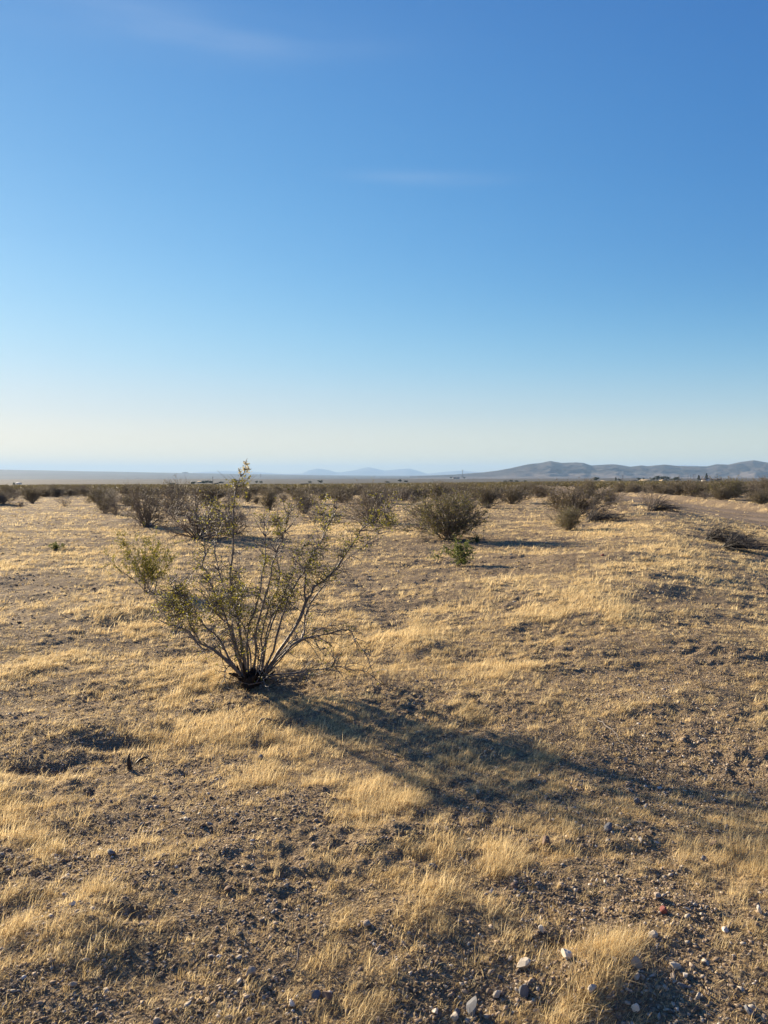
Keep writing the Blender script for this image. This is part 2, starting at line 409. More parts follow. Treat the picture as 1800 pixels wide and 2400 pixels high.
def ground_mat():
    m, n, out = mat('desert_ground')
    p = N(n, 'ShaderNodeBsdfPrincipled'); p.inputs['Roughness'].default_value = .95; p.inputs['Specular IOR Level'].default_value = .1
    tc = N(n, 'ShaderNodeTexCoord'); P = tc.outputs['Object']
    def noise(s, d=5.0, r=.6, vec=None):
        x = N(n, 'ShaderNodeTexNoise', ins={'Scale': s, 'Detail': d, 'Roughness': r}); n.links.new(vec or P, x.inputs['Vector']); return x.outputs[0]
    big = noise(.35, 4); mid = noise(3.2, 6, .65); fine = noise(38, 6, .7)
    soil = ramp(n, [(.30, (.18, .130, .080)), (.5, (.30, .22, .130)), (.72, (.43, .315, .185))], mid).outputs[0]
    soil = mixc(n, 1.0, soil, ramp(n, [(.3, (.62, .6, .6)), (.7, (1.25, 1.2, 1.15))], fine).outputs[0], 'MULTIPLY')
    grit = N(n, 'ShaderNodeTexVoronoi', ins={'Scale': 85.0}); n.links.new(P, grit.inputs['Vector'])
    gc = ramp(n, [(0, (.12, .09, .064)), (.5, (.27, .20, .13)), (.85, (.44, .35, .235)), (1, (.62, .53, .40))], N_sep(n, grit.outputs['Color'])).outputs[0]
    soil = mixc(n, .45, soil, gc)
    straw = ramp(n, [(.3, (.40, .28, .14)), (.7, (.74, .56, .31))], noise(60, 6, .75)).outputs[0]
    at = N(n, 'ShaderNodeAttribute', attribute_name='grass')
    nz = N(n, 'ShaderNodeMath', operation='MULTIPLY_ADD', ins={1: .9, 2: -.45}); n.links.new(noise(22, 5, .8), nz.inputs[0])
    ad = N(n, 'ShaderNodeMath', operation='ADD'); n.links.new(at.outputs['Fac'], ad.inputs[0]); n.links.new(nz.outputs[0], ad.inputs[1])
    gf = ramp(n, [(.42, (0, 0, 0)), (.95, (.85, .85, .85))], ad.outputs[0]).outputs[0]
    c = mixc(n, gf, soil, straw)
    # the dirt road and the far valley floor
    far = N(n, 'ShaderNodeAttribute', attribute_name='far')
    fc = ramp(n, [(.35, (.08, .073, .062)), (.65, (.165, .145, .12))], noise(.02, 8, .7)).outputs[0]
    vo = N(n, 'ShaderNodeTexVoronoi', ins={'Scale': .16, 'Randomness': 1.0}); n.links.new(P, vo.inputs['Vector'])
    sh = ramp(n, [(.25, (0, 0, 0)), (.42, (1, 1, 1))], vo.outputs['Distance']).outputs[0]
    fc = mixc(n, sh, (.075, .075, .045), fc)
    sl_ = N(n, 'ShaderNodeAttribute', attribute_name='slope')
    fc = mixc(n, sl_.outputs['Fac'], fc, ramp(n, [(.35, (.045, .043, .040)), (.65, (.085, .076, .066))], noise(.0012, 6, .6)).outputs[0])
    c = mixc(n, far.outputs['Fac'], c, fc)
    n.links.new(c, p.inputs['Base Color'])
    b1 = N(n, 'ShaderNodeBump', ins={'Strength': .9, 'Distance': .02}); n.links.new(fine, b1.inputs['Height'])
    b2 = N(n, 'ShaderNodeBump', ins={'Strength': .8, 'Distance': .012}); n.links.new(grit.outputs['Distance'], b2.inputs['Height'])
    n.links.new(b1.outputs[0], b2.inputs['Normal']); n.links.new(b2.outputs[0], p.inputs['Normal'])
    n.links.new(p.outputs[0], out.inputs[0]); return m
def N_sep(n, col):
    s = N(n, 'ShaderNodeSeparateColor'); n.links.new(col, s.inputs[0]); return s.outputs[0]
M_ground = ground_mat()

def road_mat():
    m, n, out = mat('packed_dirt')
    p = N(n, 'ShaderNodeBsdfPrincipled'); p.inputs['Roughness'].default_value = .95; p.inputs['Specular IOR Level'].default_value = .1
    tc = N(n, 'ShaderNodeTexCoord')
    mp = N(n, 'ShaderNodeMapping'); mp.inputs['Scale'].default_value = (1.6, .22, 1); mp.inputs['Rotation'].default_value = (0, 0, R(6))
    n.links.new(tc.outputs['Object'], mp.inputs['Vector'])
    a = N(n, 'ShaderNodeTexNoise', ins={'Scale': 1.3, 'Detail': 6.0, 'Roughness': .6}); n.links.new(mp.outputs[0], a.inputs['Vector'])
    f = N(n, 'ShaderNodeTexNoise', ins={'Scale': 14.0, 'Detail': 6.0, 'Roughness': .7}); n.links.new(tc.outputs['Object'], f.inputs['Vector'])
    c = ramp(n, [(.3, (.22, .165, .115)), (.7, (.38, .285, .195))], a.outputs[0]).outputs[0]
    c = mixc(n, .6, c, ramp(n, [(.3, (.6, .6, .6)), (.7, (1.2, 1.2, 1.2))], f.outputs[0]).outputs[0], 'MULTIPLY')
    n.links.new(c, p.inputs['Base Color'])
    b = N(n, 'ShaderNodeBump', ins={'Strength': .7, 'Distance': .05}); n.links.new(f.outputs[0], b.inputs['Height']); n.links.new(b.outputs[0], p.inputs['Normal'])
    n.links.new(p.outputs[0], out.inputs[0]); return m
M_road = road_mat()

def stone_mat(name='stone', attr=True):
    m, n, out = mat(name)
    p = N(n, 'ShaderNodeBsdfPrincipled'); p.inputs['Roughness'].default_value = .85; p.inputs['Specular IOR Level'].default_value = .25
    at = N(n, 'ShaderNodeAttribute', attribute_name='tint')
    r = ramp(n, [(0, (.10, .08, .064)), (.35, (.21, .158, .112)), (.6, (.33, .24, .155)), (.8, (.45, .35, .25)), (.93, (.52, .45, .35)), (1, (.70, .65, .57))], at.outputs['Fac'])
    tc = N(n, 'ShaderNodeTexCoord'); no = N(n, 'ShaderNodeTexNoise', ins={'Scale': 70.0, 'Detail': 5.0}); n.links.new(tc.outputs['Object'], no.inputs['Vector'])
    c = mixc(n, .7, r.outputs[0], ramp(n, [(.3, (.65, .65, .65)), (.7, (1.2, 1.2, 1.2))], no.outputs[0]).outputs[0], 'MULTIPLY')
    n.links.new(c, p.inputs['Base Color']); n.links.new(p.outputs[0], out.inputs[0]); return m
M_stone = stone_mat()

def hill_mat(name, lo, hi, sc_):
    m, n, out = mat(name)
    p = N(n, 'ShaderNodeBsdfPrincipled'); p.inputs['Roughness'].default_value = 1; p.inputs['Specular IOR Level'].default_value = .05
    tc = N(n, 'ShaderNodeTexCoord')
    a = N(n, 'ShaderNodeTexNoise', ins={'Scale': sc_, 'Detail': 9.0, 'Roughness': .62, 'Distortion': .6}); n.links.new(tc.outputs['Object'], a.inputs['Vector'])
    s = N(n, 'ShaderNodeAttribute', attribute_name='rock')
    c = ramp(n, [(.35, lo), (.65, hi)], a.outputs[0]).outputs[0]
    c = mixc(n, s.outputs['Fac'], (.20, .165, .142), c)
    n.links.new(c, p.inputs['Base Color']); n.links.new(p.outputs[0], out.inputs[0]); return m

# ------------------------------------------------------------------ ground sheet
def build_ground():
    rr = [0.0, .4, .8, 1.2]
    r = 1.5
    while r < 37000:
        rr.append(r)
        if r < 12: dr = r * .0045 + .001
        elif r < 110: dr = r * .0045 * (r / 12) ** .95
        else: dr = r * .034
        r += dr
    rr = np.array(rr + [37000.])
    af = np.arange(-37, 37.01, .105); ab = np.concatenate([np.arange(-180, -37, 4.0), np.arange(37 + 2, 180, 4.0)])
    az = np.radians(np.sort(np.concatenate([af, ab])))
    RR, AA = np.meshgrid(rr, az, indexing='ij')
    X, Y = RR * np.sin(AA), RR * np.cos(AA)
    Z = H(X, Y)
    g = grass_mask(X, Y)
    g = g * sstep(2500, 300, RR) + .15
    nr, na = X.shape
    V = np.stack([X, Y, Z], -1).reshape(-1, 3)
    i = np.arange(nr - 1)[:, None]; j = np.arange(na)[None, :]; j2 = (j + 1) % na
    Fc = np.stack([i * na + j2 + 0 * j, i * na + j, (i + 1) * na + j, (i + 1) * na + j2], -1).reshape(-1, 4)
    far = sstep(120, 420, RR)
    o = np_mesh('ground', V, Fc[:, ::-1], M_ground, True, {'grass': g.ravel(), 'far': far.ravel(), 'slope': sstep(4300, 5200, RR).ravel()})
    tag(o, 'dry gravelly desert plain with straw patches reaching to the horizon', 'ground', kind='structure')
build_ground()

def build_road():
    ys = np.concatenate([np.arange(5, 60, .35), np.arange(60, 260, 3.)])
    tt = np.linspace(-.08, 1.08, 40)
    Yg, Tg = np.meshgrid(ys, tt, indexing='ij')
    xl = np.interp(Yg, [4, 12, 25, 33, 50, 80, 140, 300], [9.5, 10.8, 12.6, 12.6, 13.5, 17, 26, 50])
    xr = np.interp(Yg, [4, 12, 25, 34, 50, 80, 140, 300], [16, 16.6, 17.0, 17.4, 19.2, 23, 33, 58])
    X = xl + (xr - xl) * Tg
    Z = H(X, Yg, False) + .02 - .13 * np.clip(np.abs(Tg - .5) * 2 - .86, 0, 1) / .3
    Z -= .05 * np.exp(-((Tg - .3) / .06) ** 2) + .05 * np.exp(-((Tg - .66) / .06) ** 2) - .04 * fbm(X, Yg * .3, .9, 402, 3)
    nr, na = X.shape
    i = np.arange(nr - 1)[:, None]; j = np.arange(na - 1)[None, :]
    Fc = np.stack([i * na + j, i * na + j + 1, (i + 1) * na + j + 1, (i + 1) * na + j], -1).reshape(-1, 4)
    o = np_mesh('road', np.stack([X, Yg, Z], -1).reshape(-1, 3), Fc, M_road, True)
    tag(o, 'packed brown dirt road curving past the berm on the right', 'dirt road', kind='structure')
build_road()

# ------------------------------------------------------------------ mountains
def polar_range(name, u0, u1, prof, rc, r0, r1, mat_, label, rough=1.0, nu=500, nr=120, skirt=.25, seed=5, base=-30):
    us = np.linspace(u0, u1, nu); rs = np.linspace(r0, r1, nr)
    U, Rr = np.meshgrid(us, rs, indexing='ij')
    az = np.arctan((U - 900) / F)
    X, Y = Rr * np.tan(az), Rr
    ce = (1115 - np.interp(U, [p[0] for p in prof], [p[1] for p in prof])) / F * rc + EYE
    t = np.clip((Rr - r0) / (rc - r0), 0, 1)
    back = sstep(r1, rc, Rr)
    g = (skirt * t + (1 - skirt) * sstep(.35, 1, t) ** 1.3) * np.where(Rr > rc, back, 1)
    n = 1 - 2 * np.abs(fbm(X, Y, 1500 * rough, seed, 5, .55)); n2 = fbm(X, Y, 420 * rough, seed + 9, 4, .6)
    amp = sstep(.15, .6, t) * np.where(Rr > rc, .0, 1) * (1 - .96 * sstep(.78, 1.0, t))
    Z = base + (ce - base) * g + amp * (n * .34 + n2 * .22 - .24) * np.maximum(ce, 10) * (1.2 - .4 * t)
    rock = np.clip(sstep(.3, .6, g + n * .18), 0, 1)
    V = np.stack([X, Y, Z], -1).reshape(-1, 3)
    i = np.arange(nu - 1)[:, None]; j = np.arange(nr - 1)[None, :]
    Fc = np.stack([i * nr + j, (i + 1) * nr + j, (i + 1) * nr + j + 1, i * nr + j + 1], -1).reshape(-1, 4)
    o = np_mesh(name, V, Fc, mat_, True, {'rock': rock.ravel()})
    tag(o, label, 'hills', kind='structure'); return o
NEARP = [(960, 1116), (1060, 1112.5), (1133, 1107), (1165, 1103), (1198, 1097), (1239, 1088), (1265, 1085.5), (1290, 1081), (1315, 1085), (1350, 1084), (1366, 1085), (1385, 1091), (1429, 1088.5),
         (1445, 1089), (1477, 1094), (1502, 1091), (1518, 1092.6), (1556, 1089), (1591, 1092.6), (1620, 1093), (1656, 1092.9), (1678, 1088), (1705, 1089), (1738, 1082.5), (1765, 1079),
         (1800, 1085), (1850, 1090), (1950, 1083), (2100, 1092), (2300, 1086), (2600, 1095)]
polar_range('hills', 960, 2600, NEARP, 8600, 4600, 11500, hill_mat('hill_rock', (.03, .027, .028), (.13, .105, .088), .0016),
            'brown ridged desert hills with pale skirts rising on the right horizon', .55, 700, 200, .22)
FARP = [(200, 1116), (430, 1110), (477, 1106), (531, 1104), (600, 1106), (660, 1110.5), (707, 1110), (725, 1102), (745, 1098), (768, 1101), (789, 1107), (803, 1106.5), (830, 1102), (863, 1094.5), (880, 1098),
        (900, 1103), (930, 1100), (960, 1098), (981, 1104), (1000, 1110), (1030, 1107), (1073, 1103), (1130, 1106.5), (1180, 1112), (1500, 1112), (1580, 1091), (1610, 1090.5), (1630, 1091), (1700, 1110), (2200, 1112)]
polar_range('mountains', 200, 2200, FARP, 32000, 27000, 35000, hill_mat('far_rock', (.14, .12, .10), (.24, .20, .17), .0005),
            'pale blue mountain range far away in the middle of the horizon', 1.4, 500, 50, .3, 15, 0)
def butte():
    x, y, _ = at_depth(434, 1112.5, 13000)
    g = Geo(); th = np.linspace(0, 2 * np.pi, 20, endpoint=False)
    rings = [(62, -60), (58, 0), (50, 9), (38, 13), (10, 14.5)]
    z0 = float(H(np.array(x), np.array(y)))
    V = [(x + r_ * math.cos(a) * 1.0, y + r_ * math.sin(a), z0 + h_ * 1.3 + random.uniform(-1, 1)) for r_, h_ in rings for a in th]
    Fc = [(k * 20 + i, k * 20 + (i + 1) % 20, (k + 1) * 20 + (i + 1) % 20, (k + 1) * 20 + i) for k in range(4) for i in range(20)]
    g.add(V, Fc)
    tag(g.build('hill', simple('butte_rock', (.13, .11, .10), 1, .2, .02), smooth=True), 'small dark flat-topped butte on the far left skyline', 'hill', kind='structure')
butte()

# ------------------------------------------------------------------ stones
def ico():
    t = (1 + 5 ** .5) / 2
    V = np.array([(-1, t, 0), (1, t, 0), (-1, -t, 0), (1, -t, 0), (0, -1, t), (0, 1, t), (0, -1, -t), (0, 1, -t), (t, 0, -1), (t, 0, 1), (-t, 0, -1), (-t, 0, 1)], float)
    V /= np.linalg.norm(V[0])
    Fc = np.array([(0, 11, 5), (0, 5, 1), (0, 1, 7), (0, 7, 10), (0, 10, 11), (1, 5, 9), (5, 11, 4), (11, 10, 2), (10, 7, 6), (7, 1, 8), (3, 9, 4), (3, 4, 2), (3, 2, 6), (3, 6, 8), (3, 8, 9), (4, 9, 5), (2, 4, 11), (6, 2, 10), (8, 6, 7), (9, 8, 1)])
    return V, Fc
ICV, ICF = ico()
def wedge_points(n, d0, d1, power, half=33.0):
    """points in the viewed wedge; density per square metre falls as d**power"""
    u = rng.random(n); k = power + 2
    d = d0 * (d1 / d0) ** u if abs(k) < 1e-3 else (d0 ** k + u * (d1 ** k - d0 ** k)) ** (1 / k)
    a = np.radians((rng.random(n) * 2 - 1) * half)
    return d * np.sin(a), d * np.cos(a), d
def gravel(n, d0, d1, power, smin, smax, label, avoid=True, tone=.57):
    x, y, d = wedge_points(n, d0, d1, power)
    g = grass_mask(x, y)
    clus = fbm(x, y, .9, 91, 3, .6)
    keep = rng.random(n) < np.clip(.62 + clus * 1.9 - g * .40, .06, 1)
    rc = road_coord(x, y); keep &= ~((rc > 0) & (rc < 1) & (y > 8) & (rng.random(n) < .8))
    x, y, d = x[keep], y[keep], d[keep]; n = len(x)
    s = smin * (smax / smin) ** (rng.random(n) ** 3.2) * np.maximum(1, d / 7) ** .45
    z = H(x, y)
    sc3 = s[:, None] * np.stack([.7 + .7 * rng.random(n), .5 + .5 * rng.random(n), .28 + .4 * rng.random(n)], 1)
    V = ICV[None] * (.5 + .8 * rng.random((n, 12, 1)))
    V = V * sc3[:, None, :]
    # tumble
    for ax in ((1, 2), (0, 1), (0, 2)):
        a = rng.normal(size=n) * (.35 if ax != (0, 1) else 3); c, sn = np.cos(a)[:, None], np.sin(a)[:, None]
        p, q = V[..., ax[0]].copy(), V[..., ax[1]].copy()
        V[..., ax[0]] = c * p - sn * q; V[..., ax[1]] = sn * p + c * q
    V = V + np.stack([x, y, z + s * .18], 1)[:, None, :]
    Fc = (ICF[None] + (np.arange(n) * 12)[:, None, None]).reshape(-1, 3)
    t = np.clip(rng.normal(tone, .24, n), 0, .92); t = np.where(rng.random(n) < .035, .93 + .07 * rng.random(n), t)
    o = np_mesh('gravel', V.reshape(-1, 3), Fc, M_stone, False, {'tint': np.repeat(t, 12)})
    tag(o, label, 'gravel', kind='stuff')
gravel(190000, 1.9, 9, -1.25, .0020, .0120, 'loose grey and brown gravel scattered over the near ground')
gravel(14000, 1.9, 7, -1.3, .006, .015, 'loose angular pale stones among the near gravel', True, .72)
gravel(60000, 9, 45, -1.9, .005, .022, 'small stones scattered over the ground farther out')

# ------------------------------------------------------------------ straw
def straw(ntuft, nb, nlit, d0, d1, power, length, width, label, thr=.42):
    tx, ty, td = wedge_points(ntuft, d0, d1, power)
    tg = grass_mask(tx, ty); keep = rng.random(ntuft) < np.clip((tg - thr) * 1.6, .22, .95)
    tx, ty, td, tg = tx[keep], ty[keep], td[keep], tg[keep]; nt_ = len(tx)
    size = np.clip(np.exp(rng.normal(-.25, .62, nt_)), .2, 2.4) * (.48 + .62 * np.clip(tg, 0, 1.3)); hue = rng.normal(0, .22, nt_)
    tl = R(14) + rng.normal(size=nt_) * .5 + .5 * fbm(tx, ty, 1.2, 301, 2); tlean = rng.normal(.80, .22, nt_)
    cnt = rng.poisson(nb * np.clip(size, .3, 1.6)); idx = np.repeat(np.arange(nt_), cnt); n = len(idx)
    rad = (.008 + .0011 * td[idx]) * size[idx] * 1.1
    ox, oy = rng.normal(size=n) * rad, rng.normal(size=n) * rad * .8
    x, y, d = tx[idx] + ox, ty[idx] + oy, td[idx]
    L = length * size[idx] * (.35 + .8 * rng.random(n))
    la = tl[idx] + rng.normal(size=n) * .45
    lean = np.clip(tlean[idx] + rng.normal(size=n) * .3, .03, 1.45)
    # radiate a little from the tuft's middle
    dx, dy = np.cos(la) * .8 + ox / (rad + 1e-6) * .3, np.sin(la) * .8 + oy / (rad + 1e-6) * .3
    t = np.clip(rng.normal(.58, .2, n) + hue[idx] + (tg[idx] - .7) * .12, 0, 1)
    # loose straw lying on the soil
    lx, ly, ld = wedge_points(nlit, d0, d1, power)
    lg = grass_mask(lx, ly); k2 = rng.random(nlit) < np.clip(.34 + lg * .8, 0, 1)
    lx, ly, ld = lx[k2], ly[k2], ld[k2]; m = len(lx)
    a2 = rng.random(m) * 6.28
    x = np.concatenate([x, lx]); y = np.concatenate([y, ly]); d = np.concatenate([d, ld])
    L = np.concatenate([L, length * (.15 + .5 * rng.random(m))]); lean = np.concatenate([lean, 1.1 + .42 * rng.random(m)])
    dx = np.concatenate([dx, np.cos(a2)]); dy = np.concatenate([dy, np.sin(a2)])
    t = np.concatenate([t, np.clip(rng.normal(.45, .25, m), 0, 1)])
    n = len(x); z = H(x, y)
    q = np.hypot(dx, dy) + 1e-6; dx, dy = dx / q, dy / q
    W = width * np.maximum(1, d / 3.5) ** .9 * (.6 + .8 * rng.random(n))
    p0 = np.stack([x, y, z - .003 + .004 * rng.random(n)], 1)
    l1 = lean * .7; l2 = np.minimum(lean * 1.5 + .1, 1.54)
    p1 = p0 + np.stack([dx * np.sin(l1), dy * np.sin(l1), np.cos(l1)], 1) * (L * .5)[:, None]
    p2 = p1 + np.stack([dx * np.sin(l2), dy * np.sin(l2), np.cos(l2)], 1) * (L * .55)[:, None]
    wa = rng.random(n) * 3.14; wv = np.stack([np.cos(wa), np.sin(wa) * .6, rng.normal(size=n) * .2], 1) * (W * .5)[:, None]
    V = np.stack([p0 - wv, p0 + wv, p1 + wv * .8, p1 - wv * .8, p2], 1).reshape(-1, 3)
    b = (np.arange(n) * 5)[:, None]
    Fc = np.concatenate([b + [0, 1, 2], b + [0, 2, 3], b + [3, 2, 4]], 0)
    o = np_mesh('dry_grass', V, Fc, M_grass, False, {'tint': np.repeat(t, 5)})
    tag(o, label, 'grass', kind='stuff'); print(label, n)
straw(66000, 15, 460000, 1.9, 8, -1.2, .040, .0018, 'golden straw tufts combed to the right on the near ground')
straw(60000, 6, 0, 1.9, 9, -1.3, .026, .0017, 'low sparse straw stubble between the larger tufts on the near ground', -.12)
straw(66000, 11, 240000, 8, 26, -1.7, .052, .0020, 'golden straw tufts spread across the middle ground')
straw(40000, 7, 60000, 26, 90, -2.0, .07, .0028, 'golden straw carpet running back to the shrub belt')

# ------------------------------------------------------------------ shrubs
def stem_path(p, d, L, r, n=7, curl=0.0, jit=.16, lift=None):
    P = [np.array(p, float)]; d = np.array(d, float); d /= np.linalg.norm(d)
    for i in range(n):
        d = d + r.normal(size=3) * jit + np.array([0, 0, curl])
        d /= np.linalg.norm(d); q = P[-1] + d * L / n
        if q[2] < .015: q[2] = .015 + .01 * r.random()
        P.append(q)
    return np.array(P)

def gen_shrub(name, seed, nstem=24, inc=(8, 62), curl=.05, nside=5, ntw=4, nleaf=7, leaf=.026, lm=M_leaf_dull, bm=M_bark_far, az=None, Lr=(.75, 1.05), rad=.012, bare=0.0, leafpart='foliage', green_low=False):
    """one unit-height shrub standing at the origin: an Empty with branches and foliage"""
    r = np.random.default_rng(seed); gb, gl = Geo(), Geo()
    for k in range(nstem):
        a = r.uniform(0, 2 * np.pi) if az is None else R(r.uniform(*az))
        th = R(r.uniform(*inc)); L = r.uniform(*Lr) / max(.55, math.cos(th)) ** .35
        d = (math.cos(a) * math.sin(th), math.sin(a) * math.sin(th), math.cos(th))
        P = stem_path((.06 * r.normal(), .06 * r.normal(), -.02), d, L, r, 8, curl, .15)
        Rr = rad * r.uniform(.6, 1.2) * np.linspace(1, .25, 9)
        gb.add(*tube(P, Rr, 4))
        for s in range(nside):
            i = int(r.integers(2, 8)); t0 = P[i]; dd = P[i] - P[i - 1]; dd /= np.linalg.norm(dd)
            dd = dd + r.normal(size=3) * .55; Q = stem_path(t0, dd, L * r.uniform(.22, .42), r, 5, curl * .8, .2)
            gb.add(*tube(Q, rad * .46 * np.linspace(1, .35, 6), 3))
            for t in range(ntw):
                j = int(r.integers(1, 6)); de = Q[j] - Q[j - 1]; de /= np.linalg.norm(de) + 1e-9
                T = stem_path(Q[j], de + r.normal(size=3) * .7, L * r.uniform(.08, .2), r, 3, .06, .25)
                gb.add(*tube(T, rad * .26 * np.linspace(1, .5, 4), 3))
                if r.random() > bare:
                    m = r.poisson(nleaf); 
                    if m:
                        w_ = r.random((m, 1)) * 2.99; ii = np.minimum(w_.astype(int), 2)[:, 0]; f = w_ - ii[:, None]
                        C = T[ii] * (1 - f) + T[ii + 1] * f + r.normal(size=(m, 3)) * .012
                        V, Fc = leaves(C, leaf, r); gl.add(V, Fc, np.repeat(np.clip(r.normal(.45, .25, m), 0, 1), 4))
    root = empty(name, (0, 0, 0))
    gb.build('branches', bm, root, True)
    if gl.n: gl.build(leafpart, lm, root)
    return root

used = set()
PROTO = {}
def proto(kind):
    if kind in PROTO: return PROTO[kind]
    K = dict(
        dense1=dict(seed=101, nstem=44, nside=8, ntw=6, nleaf=3.6, inc=(5, 58), leaf=.024),
        dense2=dict(seed=102, nstem=42, nside=8, ntw=6, nleaf=3.0, inc=(5, 66), leaf=.024),
        dense3=dict(seed=103, nstem=40, nside=8, ntw=6, nleaf=4.0, inc=(8, 55), leaf=.025),
        dense4=dict(seed=104, nstem=44, nside=8, ntw=6, nleaf=2.4, inc=(10, 72), leaf=.024, curl=.02),
        twiggy=dict(seed=105, nstem=36, nside=7, ntw=6, nleaf=1.2, inc=(10, 64), leaf=.022, bare=.4),
        bare=dict(seed=106, nstem=22, nside=4, ntw=3, nleaf=0, inc=(12, 60), bare=1.0, bm=M_bark_far),
        spread=dict(seed=107, nstem=26, nside=5, ntw=4, nleaf=1.6, inc=(25, 72), bare=.3, leaf=.022, bm=M_bark, curl=.03),
        green=dict(seed=108, nstem=18, nside=6, ntw=6, nleaf=8, inc=(5, 52), leaf=.024, lm=M_leaf, bm=M_bark, rad=.009),
        young=dict(seed=109, nstem=22, nside=5, ntw=5, nleaf=8, inc=(8, 62), leaf=.05, lm=M_leaf_green, bm=M_bark, rad=.012),
        oak=dict(seed=110, nstem=48, nside=9, ntw=6, nleaf=4.2, inc=(8, 64), leaf=.022, lm=leafy('olive_leaf', (.09, .088, .025), (.30, .265, .07), .45), bm=M_bark_far, curl=.03),
        arch=dict(seed=111, nstem=60, nside=4, ntw=3, nleaf=0, inc=(35, 85), bare=1.0, bm=M_dead, az=(-50, 50), curl=-.10, Lr=(1.2, 2.0), rad=.022),
        fan=dict(seed=112, nstem=26, nside=3, ntw=3, nleaf=0, inc=(5, 40), bare=1.0, bm=M_bark_far, curl=.0),
        open1=dict(seed=121, nstem=46, nside=7, ntw=5, nleaf=2.0, inc=(6, 66), leaf=.022, bare=.2, curl=.03, bm=M_bark_far),
    open2=dict(seed=122, nstem=40, nside=6, ntw=5, nleaf=1.6, inc=(10, 72), leaf=.02, bare=.35, curl=.03, bm=M_bark_far, rad=.02),
        tuft=dict(seed=113, nstem=16, nside=4, ntw=4, nleaf=8, inc=(10, 75), leaf=.09, lm=M_leaf_green, bm=M_bark_far),
    )[kind]
    p = gen_shrub('creosote_bush', **K)
    zs = [v.co for v in p.children[0].data.vertices]
    hmax = np.percentile([c.z for c in zs], 97); wmax = np.percentile([math.hypot(c.x, c.y) for c in zs], 86)
    if kind == 'arch': wmax = np.percentile([math.hypot(c.x, c.y) for c in zs], 90) / 2; hmax = np.percentile([c.z for c in zs], 96)
    PROTO[kind] = (p, hmax, wmax * 2)
    return PROTO[kind]

occupied = []
def bush(px, py, wpx, hpx, kind, label, group='creosote bushes standing apart in the near field', name='creosote_bush', rz=None, cat='bush'):
    x, y, z = ground_at(px, py)
    s = y / F
    p, hm, wm = proto(kind)
    sz = hpx * s / hm; sx = wpx * s / wm
    rz = random.uniform(0, 6.28) if rz is None else rz
    loc = (x, y, z - .02 * sz)
    occupied.append((x, y, max(wpx * s * .5, .3)))
    if kind not in used:
        used.add(kind); p.location = loc; p.rotation_euler = (0, 0, rz); p.scale = (sx, sx, sz); p.name = name
        return tag(p, label, cat, group)
    return dup(p, loc, rz, (sx, sx, sz), label, group, cat, name)

